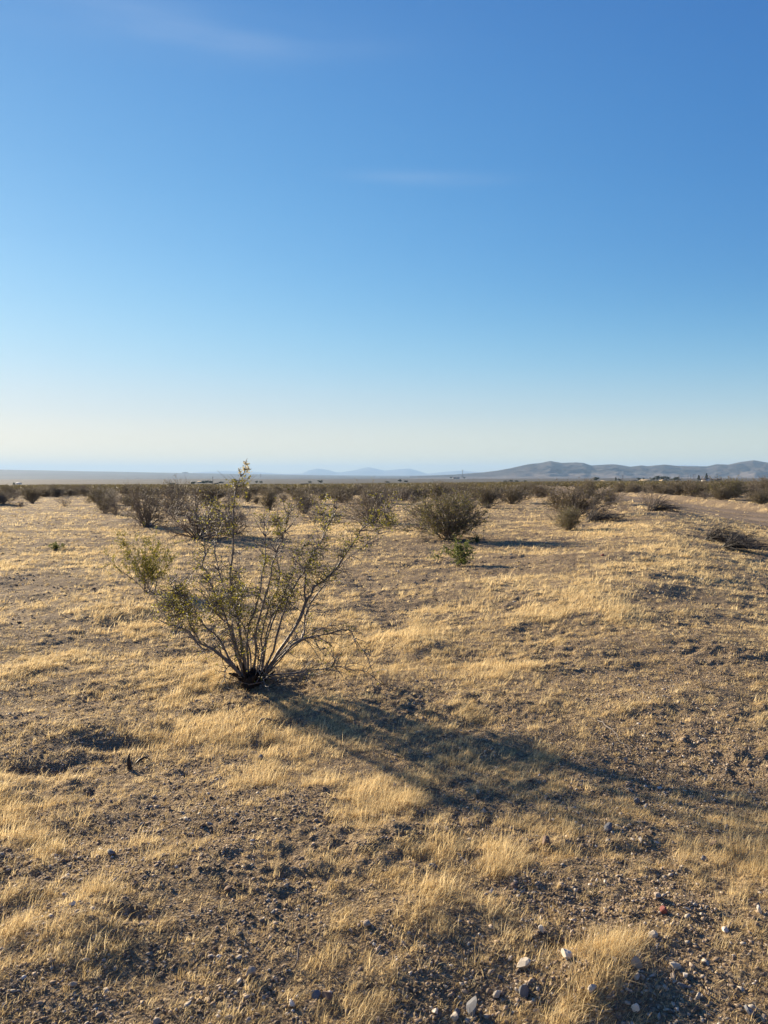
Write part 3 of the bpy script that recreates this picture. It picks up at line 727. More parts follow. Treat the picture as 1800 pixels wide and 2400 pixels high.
# --- the large creosote bush in the foreground, each stem bent as in the photo
def Z5(u, v): return 250 + u / 2.37, 1050 + v / 2.37
STEMS = [  # (points in the traced frame, base radius, sideways depth at the tip in m)
    ([(770, 1290), (700, 1210), (620, 1130), (500, 1080), (450, 1010), (390, 990), (320, 965)], .011, .15),
    ([(760, 1280), (660, 1170), (560, 1110), (500, 1060), (455, 960), (440, 900), (400, 820), (350, 760)], .009, -.2),
    ([(760, 1270), (690, 1190), (640, 1060), (560, 1010), (520, 950), (470, 900), (440, 830)], .010, .35),
    ([(765, 1280), (720, 1150), (690, 1000), (640, 900), (590, 780), (550, 680), (530, 640), (550, 580), (545, 490), (510, 420)], .010, .25),
    ([(775, 1270), (740, 1100), (730, 950), (690, 800), (680, 700), (700, 580), (705, 450), (700, 330), (722, 230), (740, 170), (770, 120), (780, 80)], .011, .0),
    ([(790, 1280), (780, 1100), (800, 960), (830, 880), (860, 760), (870, 650), (890, 560), (880, 470), (870, 390)], .010, .3),
    ([(820, 1260), (830, 1050), (860, 900), (900, 760), (920, 640), (950, 560), (980, 490), (1010, 400), (1030, 320)], .010, -.25),
    ([(850, 1270), (880, 1120), (920, 950), (980, 830), (1040, 700), (1060, 600), (1115, 530)], .009, .4),
    ([(855, 1270), (930, 1130), (960, 980), (1000, 850), (1040, 770), (1100, 680), (1120, 620), (1180, 540), (1230, 430), (1270, 340)], .010, -.15),
    ([(860, 1285), (960, 1130), (1060, 980), (1120, 830), (1150, 770), (1230, 720), (1300, 630), (1370, 530), (1430, 440), (1500, 390), (1570, 340)], .014, .1),
    ([(1060, 980), (1090, 900), (1100, 800), (1105, 700), (1140, 600), (1190, 520), (1220, 430), (1200, 340)], .008, .2),
    ([(870, 1270), (980, 1130), (1080, 1060), (1100, 1040), (1095, 960), (1140, 850), (1200, 760), (1250, 700), (1330, 620), (1430, 540), (1510, 480)], .010, .35),
    ([(870, 1275), (950, 1170), (1060, 1070), (1130, 1055), (1230, 1030), (1340, 1000), (1390, 1070), (1440, 1140)], .008, -.3),
    ([(880, 1270), (1000, 1250), (1150, 1235), (1250, 1215), (1400, 1230), (1480, 1260)], .008, -.1),
    ([(880, 1280), (990, 1265), (1100, 1262), (1220, 1240), (1300, 1215)], .006, -.35),
    ([(830, 1290), (850, 1180), (890, 1050), (910, 930), (960, 900), (1000, 830), (1060, 780)], .009, .15),
    ([(780, 1290), (740, 1170), (700, 1000), (620, 930), (600, 880), (570, 800)], .009, -.25),
    ([(790, 1270), (760, 1150), (745, 1020), (740, 900), (750, 800), (730, 700), (740, 600)], .009, .45),
    ([(800, 1275), (800, 1130), (770, 1000), (700, 880), (650, 780), (610, 650), (600, 520), (620, 400), (640, 330)], .008, .5),
    ([(840, 1280), (870, 1150), (860, 1000), (900, 880), (950, 780), (960, 690), (940, 600), (960, 480), (955, 380)], .008, .45),
    ([(860, 1280), (900, 1200), (1000, 1100), (1040, 1060), (1100, 1050), (1180, 1010), (1260, 980), (1320, 1020)], .007, .5),
    ([(740, 1260), (680, 1180), (600, 1120), (540, 1130), (480, 1060), (420, 1010), (380, 900), (330, 850)], .008, .45),
    ([(820, 1300), (850, 1200), (840, 1120), (830, 1040)], .006, -.3),
    ([(835, 1235), (860, 1270), (875, 1300)], .006, -.2),
    ([(790, 1290), (760, 1180), (700, 1090), (690, 960), (720, 860), (760, 790)], .007, -.4),
    ([(860, 1280), (980, 1150), (1090, 1060), (1200, 1060), (1260, 1100), (1180, 1110)], .006, .1),
    ([(745, 1270), (690, 1200), (660, 1230), (645, 1275)], .005, -.1),
]
CLUMPS = [(370, 840, 70, 30), (330, 900, 60, 24), (440, 780, 50, 14), (400, 930, 60, 18), (300, 870, 30, 8), (520, 560, 45, 12), (600, 330, 60, 20), (640, 420, 60, 16), (560, 700, 50, 10),
          (650, 830, 60, 22), (740, 800, 65, 26), (720, 870, 55, 18), (480, 930, 50, 12), (870, 400, 35, 14), (950, 390, 50, 18), (960, 450, 40, 10), (960, 720, 55, 20), (950, 840, 60, 26),
          (1010, 820, 50, 16), (1120, 620, 60, 22), (1160, 720, 40, 12), (1200, 350, 70, 26), (1280, 360, 40, 12), (1200, 440, 60, 18), (1180, 620, 50, 14), (1290, 560, 45, 14), (1340, 535, 45, 16),
          (1520, 320, 75, 16), (1480, 400, 50, 16), (1570, 400, 40, 14), (1540, 460, 40, 10), (770, 1130, 35, 10), (790, 950, 50, 14), (700, 200, 22, 5), (790, 190, 25, 6), (712, 300, 30, 5),
          (510, 420, 40, 8), (1440, 520, 40, 8), (1250, 700, 35, 8), (600, 880, 45, 10), (840, 1010, 35, 7), (560, 900, 50, 10), (700, 700, 50, 9), (1060, 540, 40, 8), (1030, 350, 35, 8), (880, 620, 35, 8),
          (640, 1030, 40, 6), (1150, 990, 50, 3), (1330, 1010, 60, 2), (1380, 430, 40, 6)]
def hero():
    r = np.random.default_rng(42)
    bx, by, bz = ground_at(592, 1602)
    root = empty('creosote_bush', (bx, by, bz), 0, 'tall open creosote bush with bent grey stems, its top twig crossing the skyline', 'bush')
    B = np.array([bx, by, bz])
    allp = []; stems = []
    for pts, rad, dep in STEMS:
        n = len(pts); P = []
        for k, (u, v) in enumerate(pts):
            t = k / (n - 1); px, py = Z5(u, v)
            P.append(at_depth(px, py, by + dep * t ** 1.1 * 1.2))
        P = np.array(P)
        # smooth resample with gnarls
        m = (n - 1) * 4 + 1; ti = np.linspace(0, n - 1, m)
        Q = np.stack([np.interp(ti, np.arange(n), P[:, c]) for c in range(3)], 1)
        for _ in range(2):
            Q[1:-1] = .25 * Q[:-2] + .5 * Q[1:-1] + .25 * Q[2:]
        wob = r.normal(size=Q.shape) * .007; wob[1:-1] = .3 * wob[:-2] + .5 * wob[1:-1] + .3 * wob[2:]; wob[0] = 0
        Q = Q + wob
        gz = H(Q[:, 0], Q[:, 1]); Q[:, 2] = np.maximum(Q[:, 2], gz + .012)
        Q -= B
        t = np.linspace(0, 1, m)
        rr = rad * .68 * (1.18 * (1 - t) ** .75 + .20) * (1 + .12 * r.normal(size=m))
        g = Geo(); g.add(*tube(Q, rr, 7))
        stems.append([Q, g, Geo(), rr, dep]); 
    pts_all = np.concatenate([s[0][len(s[0]) // 4:] for s in stems]); own = np.concatenate([[i] * (len(s[0]) - len(s[0]) // 4) for i, s in enumerate(stems)])
    def twig(i, p0, p1, nl, pale=False, lsz=.0135):
        n = 5; t = np.linspace(0, 1, n)[:, None]
        T = p0 * (1 - t) + p1 * t; ln = np.linalg.norm(p1 - p0)
        T[1:] += r.normal(size=(n - 1, 3)) * ln * .07; T[:, 2] += np.sin(t[:, 0] * 3.14) * ln * -.05
        stems[i][1].add(*tube(T, np.linspace(.0032, .0011, n), 4)) if False else tw[i].add(*tube(T, np.linspace(.0030, .0011, n), 4))
        # side sprays carry the leaves
        for s in range(3):
            j = int(r.integers(1, n)); e = T[j] + r.normal(size=3) * .045 + np.array([0, 0, .02])
            S = np.stack([T[j], (T[j] + e) / 2 + r.normal(size=3) * .006, e]); tw[i].add(*tube(S, np.array([.0014, .0011, .0008]), 3))
            m = r.poisson(nl)
            if m:
                f = r.random((m, 1)); C = T[j] * (1 - f) + e * f + r.normal(size=(m, 3)) * .011
                V, Fc = leaves(C, lsz, r, .42); stems[i][2].add(V, Fc, np.repeat(np.clip(r.normal(.5, .28, m), 0, 1), 4))
    tw = [Geo() for _ in stems]
    k = F / by
    for (u, v, rad, n) in CLUMPS:
        px, py = Z5(u, v)
        sel = None
        for _ in range(int(n * (1.8 if v > 600 else .9) * (.8 if u > 1080 else 1))):
            qx, qy = px + r.normal() * rad / 2.37 * .68, py + r.normal() * rad / 2.37 * .68
            c0 = np.array(at_depth(qx, qy, by)) - B
            dd = (pts_all[:, 0] - c0[0]) ** 2 + (pts_all[:, 2] - c0[2]) ** 2 + r.random(len(pts_all)) * .02
            j = int(np.argmin(dd)); i = own[j]
            yy = pts_all[j][1] + r.normal() * .07
            tgt = np.array(at_depth(qx, qy, by + yy)) - B
            # twig starts a bit lower on the stem than its tip
            Q = stems[i][0]; jj = int(np.argmin(((Q - tgt) ** 2).sum(1) + np.where(Q[:, 2] > tgt[2], .02, 0)))
            twig(i, Q[jj], tgt, 3.4)
    # pale seed heads and sparse leaves of the leader twig above the skyline
    lead = 4; Q = stems[lead][0]
    pgs = []
    for (u, v, n, pale) in [(775, 85, 9, 1), (785, 110, 9, 1), (760, 115, 6, 1), (738, 130, 4, 1), (790, 130, 5, 1), (705, 185, 3, 0), (700, 215, 3, 1), (790, 170, 3, 0), (780, 205, 4, 1)]:
        if pale: pg = Geo(); pgs.append(pg)
        c_ = np.array(at_depth(*Z5(u, v), by)) - B; jj = int(np.argmin(((Q - c_) ** 2).sum(1) + np.where(Q[:, 2] > c_[2] - .01, .01, 0)))
        for _ in range(n):
            px, py = Z5(u + r.normal() * 3.5, v + r.normal() * 3.5); tgt = np.array(at_depth(px, py, by + r.normal() * .05)) - B
            t0 = Q[jj]; T = np.stack([t0, (t0 + tgt) / 2 + r.normal(size=3) * .006, tgt]); VT, FT = tube(T, np.array([.0018, .0012, .0008]), 3); (pg.add(VT, FT, .2) if pale else tw[lead].add(VT, FT))
            C = tgt + r.normal(size=(3, 3)) * .006
            V, Fc = leaves(C, .016, r, .5); (pg if pale else stems[lead][2]).add(V, Fc, np.repeat(r.random(3), 4))
    # bare side twigs everywhere
    for i, s in enumerate(stems):
        Q = s[0]; L = np.linalg.norm(Q[-1] - Q[0])
        for _ in range(int(9 + L * 16)):
            j = int(r.integers(len(Q) // 4, len(Q))); d = Q[j] - Q[j - 1]; d /= np.linalg.norm(d) + 1e-9
            top_ = i == lead and j > len(Q) * .6
            T = stem_path(Q[j], d + r.normal(size=3) * (.35 if top_ else .6), r.uniform(.03, .06) if top_ else r.uniform(.06, .26), r, 5, .03, .28)
            tw[i].add(*tube(T, np.linspace(.0034, .0012, 6), 4))
            if r.random() < .3:
                C = T[r.integers(2, 6, 4)] + r.normal(size=(4, 3)) * .01
                V, Fc = leaves(C, .015, r, .42); s[2].add(V, Fc, np.repeat(r.random(4), 4))
    for i, s in enumerate(stems):
        if s[1].n == 0: continue
        for V_, F_ in zip(tw[i].V, tw[i].F): s[1].V.append(V_)
        o3 = s[1].n
        for F_ in tw[i].F: s[1].F.append(np.asarray(F_) + o3)
        st = s[1].build('stem', M_bark, root, True)
        if s[2].n: s[2].build('foliage', M_leaf, st)
        if i == lead:
            for pg in pgs: pg.build('seed_head', M_leaf_pale, st)
    # dark rotten root crown
    g = Geo(); nu, nv = 18, 9
    V = []
    for a in range(nv):
        for b in range(nu):
            th = a / (nv - 1) * 1.75; ph = b / nu * 6.283
            q = .080 * (1 + .22 * math.sin(ph * 3 + 1) + .18 * math.sin(ph * 7) + .16 * r.normal())
            V.append((q * math.sin(th) * math.cos(ph) + .0, q * math.sin(th) * math.sin(ph), .10 * math.cos(th) * (1 + .15 * r.normal()) - .0))
    Fc = [(a * nu + b, a * nu + (b + 1) % nu, (a + 1) * nu + (b + 1) % nu, (a + 1) * nu + b) for a in range(nv - 1) for b in range(nu)]
    g.add(V, np.array(Fc)[:, ::-1])
    for k in range(16):   # thick dark broken stumps standing out of the crown
        ph = r.uniform(0, 6.28); th = r.uniform(.2, 1.1); L = r.uniform(.08, .2); o_ = np.array([math.cos(ph), math.sin(ph), 0]) * .045
        T = stem_path(o_ + np.array([0, 0, .0]), (math.cos(ph) * math.sin(th), math.sin(ph) * math.sin(th), math.cos(th)), L, r, 4, 0, .15)
        g.add(*tube(T, np.array([.022, .019, .016, .013, .004]) * r.uniform(.7, 1.2), 6))
    g.build('root_crown', M_root, root, True)
    occupied.append((bx, by, 1.0))
hero()

B_ = bush
B_(350, 1388, 108, 130, 'green', 'small upright green creosote sapling left of the tall foreground bush')
B_(1072, 1327, 74, 56, 'young', 'low bright green bush alone on bare ground right of centre')
B_(1052, 1264, 150, 104, 'oak', 'broad tangled olive creosote bush with a long shadow, right of centre')
B_(992, 1242, 66, 62, 'twiggy', 'slim grey bush pressed against the left side of the broad tangled bush')
B_(1117, 1272, 16, 16, 'tuft', 'tiny green sprig in the shadow of the broad tangled bush', 'small green sprigs on the ground', 'desert_plant', cat='plant')
B_(343, 1233, 124, 86, 'open1', 'round spreading brown bush with a white slab at its foot')
B_(412, 1208, 90, 76, 'open1', 'dense brown bush touching the right rear of the one with the white slab')
B_(462, 1263, 138, 90, 'open2', 'wide bush with bare curved stems splayed outward, left of the tall bush')
B_(537, 1258, 80, 86, 'open2', 'upright twiggy bush directly behind the stems of the tall foreground bush')
B_(247, 1204, 38, 40, 'dense2', 'left of two small joined grey bushes in the left field')
B_(272, 1208, 40, 40, 'twiggy', 'right of two small joined grey bushes in the left field')
B_(872, 1224, 108, 80, 'open1', 'rounded brown bush just past the right tips of the tall foreground bush')
B_(912, 1240, 40, 36, 'green', 'little yellow-green bush at the right foot of the rounded brown bush')
B_(713, 1206, 46, 50, 'dense4', 'left one of two close grey bushes in the centre gap')
B_(738, 1221, 68, 42, 'spread', 'lower right one of two close grey bushes in the centre gap')
B_(631, 1195, 40, 44, 'dense3', 'small dark vase-shaped bush standing alone on pale grass left of centre')
B_(601, 1181, 16, 18, 'dense1', 'very small vase-shaped bush left of the lone dark vase-shaped bush')
B_(546, 1182, 30, 34, 'twiggy', 'small narrow bush behind the leader twig of the tall bush')
B_(490, 1186, 86, 44, 'dense1', 'low wide grey bush behind the splayed bare stems')
B_(1142, 1190, 60, 46, 'dense1', 'dense round brown bush behind and right of the broad tangled bush')
B_(1200, 1180, 74, 38, 'dense3', 'dark bush between the round brown bush and the large grey mound')
B_(1221, 1200, 26, 24, 'bare', 'small leafless bush on bare ground right of centre')
B_(1332, 1243, 58, 50, 'oak', 'dull green bush with pale stems in front of the large grey mound')
B_(1338, 1214, 160, 76, 'dense2', 'large grey-brown bush forming a mound above the fallen branches')
B_(1378, 1224, 80, 32, 'arch', 'dark fallen branches arching out of the large grey mound to the right', 'dead branches lying on the ground', 'dead_branches', rz=0, cat='dead branches')
B_(1428, 1184, 40, 38, 'dense4', 'small brown bush left behind the thin leafless one')
B_(1458, 1201, 42, 42, 'bare', 'thin leafless bush left of the bare bush with arching branches')
fan_root = B_(1524, 1199, 74, 58, 'fan', 'bare grey bush with fine upright twigs at the edge of the berm')
B_(1528, 1199, 60, 26, 'arch', 'bare branches arching right from the foot of the bare grey bush', 'dead branches lying on the ground', 'dead_branches', rz=R(-8), cat='dead branches')
B_(1652, 1266, 86, 32, 'arch', 'black pile of dead arched branches at the right edge beside the road', 'dead branches lying on the ground', 'dead_branches', rz=R(-25), cat='dead branches')
B_(1694, 1282, 96, 30, 'arch', 'lower end of the dead branch pile, lying flat toward the right frame edge', 'dead branches lying on the ground', 'dead_branches', rz=R(-30), cat='dead branches')
B_(1702, 1170, 84, 46, 'oak', 'thick olive bush on the far bank of the dirt road')
B_(1757, 1167, 46, 40, 'twiggy', 'grey twiggy bush on the far bank, right of the thick olive bush')
B_(1648, 1164, 66, 36, 'dense4', 'low brown bush on the far bank, left of the thick olive bush')
B_(1590, 1162, 70, 34, 'dense1', 'dark brown bush where the dirt road disappears')
B_(1796, 1158, 50, 38, 'dense2', 'brown bush on the far bank cut by the right frame edge')
B_(1378, 1168, 40, 42, 'dense3', 'dark olive bush behind the large grey mound')
B_(1265, 1166, 60, 30, 'dense2', 'grey bush left above the large grey mound')
B_(152, 1186, 50, 32, 'bare', 'pale leafless bush with a shadow to its right in the left field')
B_(76, 1180, 42, 34, 'dense3', 'dark upright bush near the left side')
B_(48, 1190, 26, 16, 'twiggy', 'low grey twiggy scrub below the dark upright bush at the left')
B_(10, 1182, 56, 30, 'twiggy', 'hazy olive bush cut by the left frame edge')
B_(207, 1180, 34, 14, 'bare', 'flat leafless scrub between the pale leafless bush and the joined pair')
B_(228, 1170, 24, 18, 'dense1', 'small dark bush above the joined pair in the left field')
B_(296, 1162, 44, 24, 'dense4', 'brown bush behind the joined pair in the left field')
B_(131, 1290, 30, 16, 'tuft', 'small flat green plant on straw in the left field', 'small green sprigs on the ground', 'desert_plant', cat='plant')
B_(933, 1176, 34, 32, 'spread', 'small bush with splayed stems left above the broad tangled bush')
B_(972, 1184, 32, 26, 'twiggy', 'small twiggy bush directly left above the broad tangled bush')
B_(1090, 1184, 38, 30, 'twiggy', 'small twiggy bush behind the right side of the broad tangled bush')
B_(1025, 1170, 64, 38, 'dense3', 'dense bush rising behind the broad tangled bush')
B_(800, 1178, 54, 30, 'dense2', 'grey bush left behind the rounded brown bush')
B_(780, 1169, 26, 22, 'dense1', 'small bush in the gap left above the rounded brown bush')
B_(664, 1176, 24, 22, 'twiggy', 'small open bush right of the lone dark vase-shaped bush')
B_(580, 1176, 30, 24, 'dense4', 'open bush behind the very small vase-shaped bush')
B_(700, 1180, 60, 34, 'dense2', 'hazy grey bush above the close pair in the centre gap')
B_(870, 1180, 60, 34, 'dense1', 'brown bush directly behind the rounded brown bush')
B_(1640, 2060, 40, 10, 'bare', 'flat dry weed skeleton on shaded gravel near the lower right', 'dry weed skeletons', 'desert_plant', cat='plant')
B_(1650, 1610, 60, 30, 'bare', 'thin dry weed with faint green stems on the gravel slope at right', 'dry weed skeletons', 'desert_plant', cat='plant')
B_(905, 1605, 50, 40, 'bare', 'dry twig weed right of the foot of the tall foreground bush', 'dry weed skeletons', 'desert_plant', cat='plant')

# --- belt of bushes toward the horizon
n_ind = len([o for o in COL.objects if o.parent is None and o.get('category') == 'bush'])
LBL = {0: 'brown creosote bush in the crowded shrub belt under the skyline, left third of the photo',
       1: 'brown creosote bush in the crowded shrub belt under the skyline, middle third of the photo',
       2: 'brown creosote bush in the crowded shrub belt under the skyline, right third of the photo'}
GRP = {0: 'belt creosote bushes, left third', 1: 'belt creosote bushes, middle third', 2: 'belt creosote bushes, right third'}
def belt_points(n, d0, d1, seed, power=0.0, half=30.0, mind=1.2):
    r = np.random.default_rng(seed); out = []
    for _ in range(n):
        d = (d0 ** 2 + r.random() * (d1 ** 2 - d0 ** 2)) ** .5; a = R(r.uniform(-half, half))
        out.append((d * math.sin(a), d * math.cos(a), r.random(), r.random()))
    return out
kinds = ['dense1', 'dense2', 'dense3', 'dense4', 'twiggy', 'dense1', 'dense3', 'oak']
cand = sorted(belt_points(900, 46, 125, 5), key=lambda p: math.hypot(p[0], p[1]))
cnt = n_ind; belt_end = 0
placed = []
for (x, y, q1, q2) in cand:
    if cnt >= 298: break
    d = math.hypot(x, y)
    dens = float(fbm(np.array(x), np.array(y), 9, 201, 2)) 
    p = .10 + .9 * sstep(50, 95, d) + dens * 1.5
    rc = float(road_coord(np.array(x), np.array(y)))
    if q1 > p or -.15 < rc < 1.25: continue
    if any((x - a) ** 2 + (y - b) ** 2 < (c * .8) ** 2 for a, b, c in occupied): continue
    if any((x - a) ** 2 + (y - b) ** 2 < 1.1 for a, b in placed[-60:]): continue
    kd = kinds[int(q2 * 8) % 8]; pr, hm, wm = proto(kd)
    hh = random.uniform(.5, 1.12) * (1 if d > 60 else .85); ww = hh * random.uniform(1.25, 1.9)
    z = float(H(np.array(x), np.array(y)))
    u = float(project(np.array(x), np.array(y), np.array(z))[0]); th = 0 if u < 600 else (1 if u < 1200 else 2)
    if kd not in used:
        used.add(kd); pr.location = (x, y, z); pr.scale = (ww / wm, ww / wm, hh / hm); tag(pr, LBL[th], 'bush', GRP[th])
    else:
        dup(pr, (x, y, z - .02), random.uniform(0, 6.28), (ww / wm, ww / wm, hh / hm), LBL[th], GRP[th], 'bush', 'creosote_bush')
    placed.append((x, y)); cnt += 1; belt_end = d

def far_scrub():
    r = np.random.default_rng(77)
    V_all, F_all, T_all = [], [], []; n0 = 0
    n = 9000
    d = (belt_end ** 2 + r.random(n) * (650 ** 2 - belt_end ** 2)) ** .5; a = np.radians(r.uniform(-34, 34, n))
    x, y = d * np.sin(a), d * np.cos(a)
    rc = road_coord(x, y); k = ~((rc > -.15) & (rc < 1.2) & (y < 290)); x, y, d = x[k], y[k], d[k]; n = len(x)
    z = H(x, y); h = r.uniform(.55, 1.15, n)
    m = 70
    C = r.normal(size=(n, m, 3)); C /= np.linalg.norm(C, axis=2)[:, :, None]; C *= r.random((n, m, 1)) ** .4
    up = r.random((n, m)); C[..., 0] *= (.25 + .75 * up); C[..., 1] *= (.25 + .75 * up)
    P = np.stack([x[:, None] + C[..., 0] * h[:, None] * .85, y[:, None] + C[..., 1] * h[:, None] * .85, z[:, None] + up * h[:, None] * (1 - .25 * (C[..., 0] ** 2 + C[..., 1] ** 2))], -1).reshape(-1, 3)
    sz = np.repeat(.16 + d * .0007, m)
    V, Fc = leaves(P, sz, r, .30)
    t = np.clip(np.repeat(r.normal(.4, .15, n), m) + r.normal(size=n * m) * .15, 0, 1)
    o = np_mesh('distant_scrub', V, Fc, M_leaf_dull, False, {'tint': np.repeat(t, 4)})
    tag(o, 'far grey-brown scrub that merges into one band below the valley', 'scrub', kind='stuff')
far_scrub()

# ------------------------------------------------------------------ single rocks and litter
M_rock = {}
def rock_mat(key, col):
    if key not in M_rock: M_rock[key] = simple('rock_' + key, col, .85, .22, 40, .3)
    return M_rock[key]
RC = dict(white=(.72, .64, .52), tan=(.46, .36, .26), grey=(.18, .18, .186), red=(.25, .085, .07), brown=(.22, .15, .11), pale=(.56, .48, .37))
def rock(px, py, wpx, hpx, col, label, seed, flat=.8, ang=.38):
    x, y, z = ground_at(px, py + hpx * .3)
    r = np.random.default_rng(seed); s = y / F
    import bmesh
    bm = bmesh.new(); bmesh.ops.create_icosphere(bm, subdivisions=2, radius=1.0)
    pl = [(r.normal(size=3), r.uniform(ang, .8)) for _ in range(9)]
    for v in bm.verts:
        p = np.array(v.co)
        for nrm, dd in pl:
            nn = nrm / np.linalg.norm(nrm); q = p @ nn
            if q > dd: p = p - nn * (q - dd)
        v.co = p + r.normal(size=3) * .025
    me = bpy.data.meshes.new('rock'); bm.to_mesh(me); bm.free()
    o = bpy.data.objects.new('rock', me); COL.objects.link(o); me.materials.append(rock_mat(col, RC[col]))
    W, Hh = wpx * s * .66, hpx * s * .68
    o.scale = (W, W * flat, Hh); o.rotation_euler = (r.normal() * .25, r.normal() * .25, r.uniform(0, 6.28)); o.location = (x, y, z + Hh * .5)
    tag(o, label, 'rock', 'larger stones lying on the near ground')
rock(1327, 2237, 27, 26, 'white', 'cream blocky rock with a sunlit left face near the lower right', 1)
rock(1494, 2258, 26, 34, 'tan', 'tall wedge-shaped tan rock at the top of the big lower straw clump', 2, .5)
rock(1487, 2363, 20, 24, 'white', 'upright cream stone inside the big straw clump at the bottom', 3, .5)
rock(1552, 2133, 19, 20, 'red', 'rust red stone, the only red one, in the lower right gravel', 4)
rock(1780, 2135, 16, 20, 'white', 'small bright white stone at the right frame edge', 5)
rock(1226, 2256, 34, 24, 'pale', 'pale pointed stone left of the cream blocky rock', 6)
rock(1388, 2317, 20, 18, 'pale', 'small pale stone left of the big straw clump at the bottom', 7)
rock(1492, 1881, 20, 15, 'grey', 'smooth blue-grey stone lying in the shaded straw at right', 8)
rock(1425, 1940, 24, 17, 'grey', 'larger blue-grey stone in shade below the straw at right', 9)
rock(1279, 1972, 22, 20, 'brown', 'round brown stone right of centre with lit left rim', 10)
rock(1546, 1846, 13, 7, 'white', 'flat cream pebble in shaded grass at right', 11)
rock(1467, 1783, 12, 13, 'tan', 'small leaning tan chip in shaded grass at right', 12, .4)
rock(1703, 1937, 14, 12, 'tan', 'small tan stone on dark gravel near the right edge', 13)
rock(1673, 1978, 26, 12, 'brown', 'flat brown slab on dark gravel near the right edge', 14)
rock(1108, 2360, 34, 46, 'grey', 'tall pointed grey rock at the bottom edge right of centre', 15, .6)
rock(1066, 2381, 22, 20, 'pale', 'light stone beside the tall pointed grey rock', 16)
rock(1073, 2374, 14, 18, 'grey', 'small grey stone left of the tall pointed grey rock', 17)
rock(742, 2330, 26, 18, 'grey', 'blue-grey lump of rock at the bottom left of centre', 18)
rock(767, 2333, 26, 18, 'brown', 'brown rock touching the blue-grey lump at the bottom', 19)
rock(684, 2353, 20, 14, 'white', 'cream angular stone at the bottom left of centre', 20)
rock(586, 2280, 26, 22, 'tan', 'tan square rock left of bottom centre', 21)
rock(170, 2307, 20, 12, 'tan', 'flat yellowish stone under the left straw clump', 22)
rock(172, 2118, 22, 10, 'white', 'flat white chip above the left straw clump', 23)
rock(535, 2082, 22, 18, 'brown', 'rounded brown stone in the left centre gravel', 24)
rock(640, 2138, 12, 12, 'grey', 'small dark grey stone in the centre gravel', 25)
rock(858, 2164, 22, 14, 'tan', 'tan stone on open gravel in the lower centre', 26)
rock(217, 1877, 16, 12, 'pale', 'rounded pale stone on the left slope', 27)
rock(924, 1840, 10, 14, 'pale', 'small upright pale stone in the middle gravel', 28, .4)
rock(1230, 2320, 30, 30, 'grey', 'grey stone pressed in shade below the pale pointed stone', 29)
rock(1540, 2100, 22, 14, 'tan', 'pale orange stone just above the rust red one', 30)
rock(1610, 2130, 20, 10, 'pale', 'thin pale chip right of the rust red stone', 31, .4)
rock(1600, 2310, 34, 12, 'grey', 'long grey shard on the gravel in the lower right', 32, .3)
rock(1605, 2285, 14, 14, 'white', 'small white stone above the long grey shard', 33)
rock(1580, 2262, 26, 14, 'pale', 'pale flat stone right of the tall wedge rock', 34)
rock(1208, 2018 + 60, 18, 16, 'brown', 'brown stone in the straw right of bottom centre', 35)
rock(610, 1775, 14, 12, 'grey', 'grey stone beside the small dug hollow under the tall bush', 36)
rock(262, 1998, 22, 14, 'grey', 'blue-grey stone among straw at the left', 37)
rock(1135, 1650 + 250, 12, 10, 'pale', 'pale stone on the shaded gravel right of the middle straw clump', 38)
rock(1412, 1301, 9, 5, 'red', 'dark red stone on straw in the right middle field', 39)
rock(869, 1357, 6, 5, 'white', 'tiny white stone near the tyre track', 40)

rock(1440, 2250, 14, 14, 'pale', 'small pale chip between the cream blocky rock and the tall wedge rock', 41)
rock(1620, 2262, 16, 12, 'tan', 'small tan stone at the right end of the pale chips below the wedge rock', 42)
rock(1575, 2290, 14, 16, 'tan', 'small upright tan stone under the pale flat stone right of the wedge rock', 43, .4)
rock(1636, 2335, 22, 14, 'pale', 'pale shard just right of the long grey shard', 44, .4)
rock(1755, 2370, 26, 16, 'grey', 'grey stone in the bottom right corner', 45)
rock(1165, 2330, 20, 18, 'pale', 'pale angular stone above the tall pointed grey rock', 46)
rock(1020, 2370, 18, 14, 'white', 'small cream stone left of the small grey stone at the bottom edge', 47)
rock(1170, 2290, 14, 10, 'grey', 'thin grey chip left of the pale pointed stone', 48, .4)
rock(1270, 2180, 16, 18, 'white', 'upright cream chip on the lit ground above the cream blocky rock', 49, .35)
rock(1399, 2064, 8, 9, 'white', 'left one of a pair of tiny bright chips above the red stone', 50)
rock(1417, 2067, 9, 9, 'white', 'right one of a pair of tiny bright chips above the red stone', 51)
rock(1150, 2090, 24, 10, 'white', 'long cream stone at the foot of the middle straw clump', 52, .5)
rock(1015, 2030, 22, 14, 'grey', 'dark blue-grey stone in the gravel left of the middle straw clump', 53)
rock(1500, 1968, 10, 14, 'white', 'small upright white chip below the two blue-grey stones', 54, .4)
rock(1650, 2015, 14, 18, 'grey', 'pale grey upright stone below the flat brown slab', 55, .5)
rock(1700, 2178, 26, 10, 'white', 'long white chip right of the thin pale chip', 56, .5)
rock(1530, 2190, 22, 16, 'pale', 'pale stone below the rust red one', 57)
rock(1254, 2156, 10, 12, 'grey', 'small grey chip left above the cream blocky rock', 58)

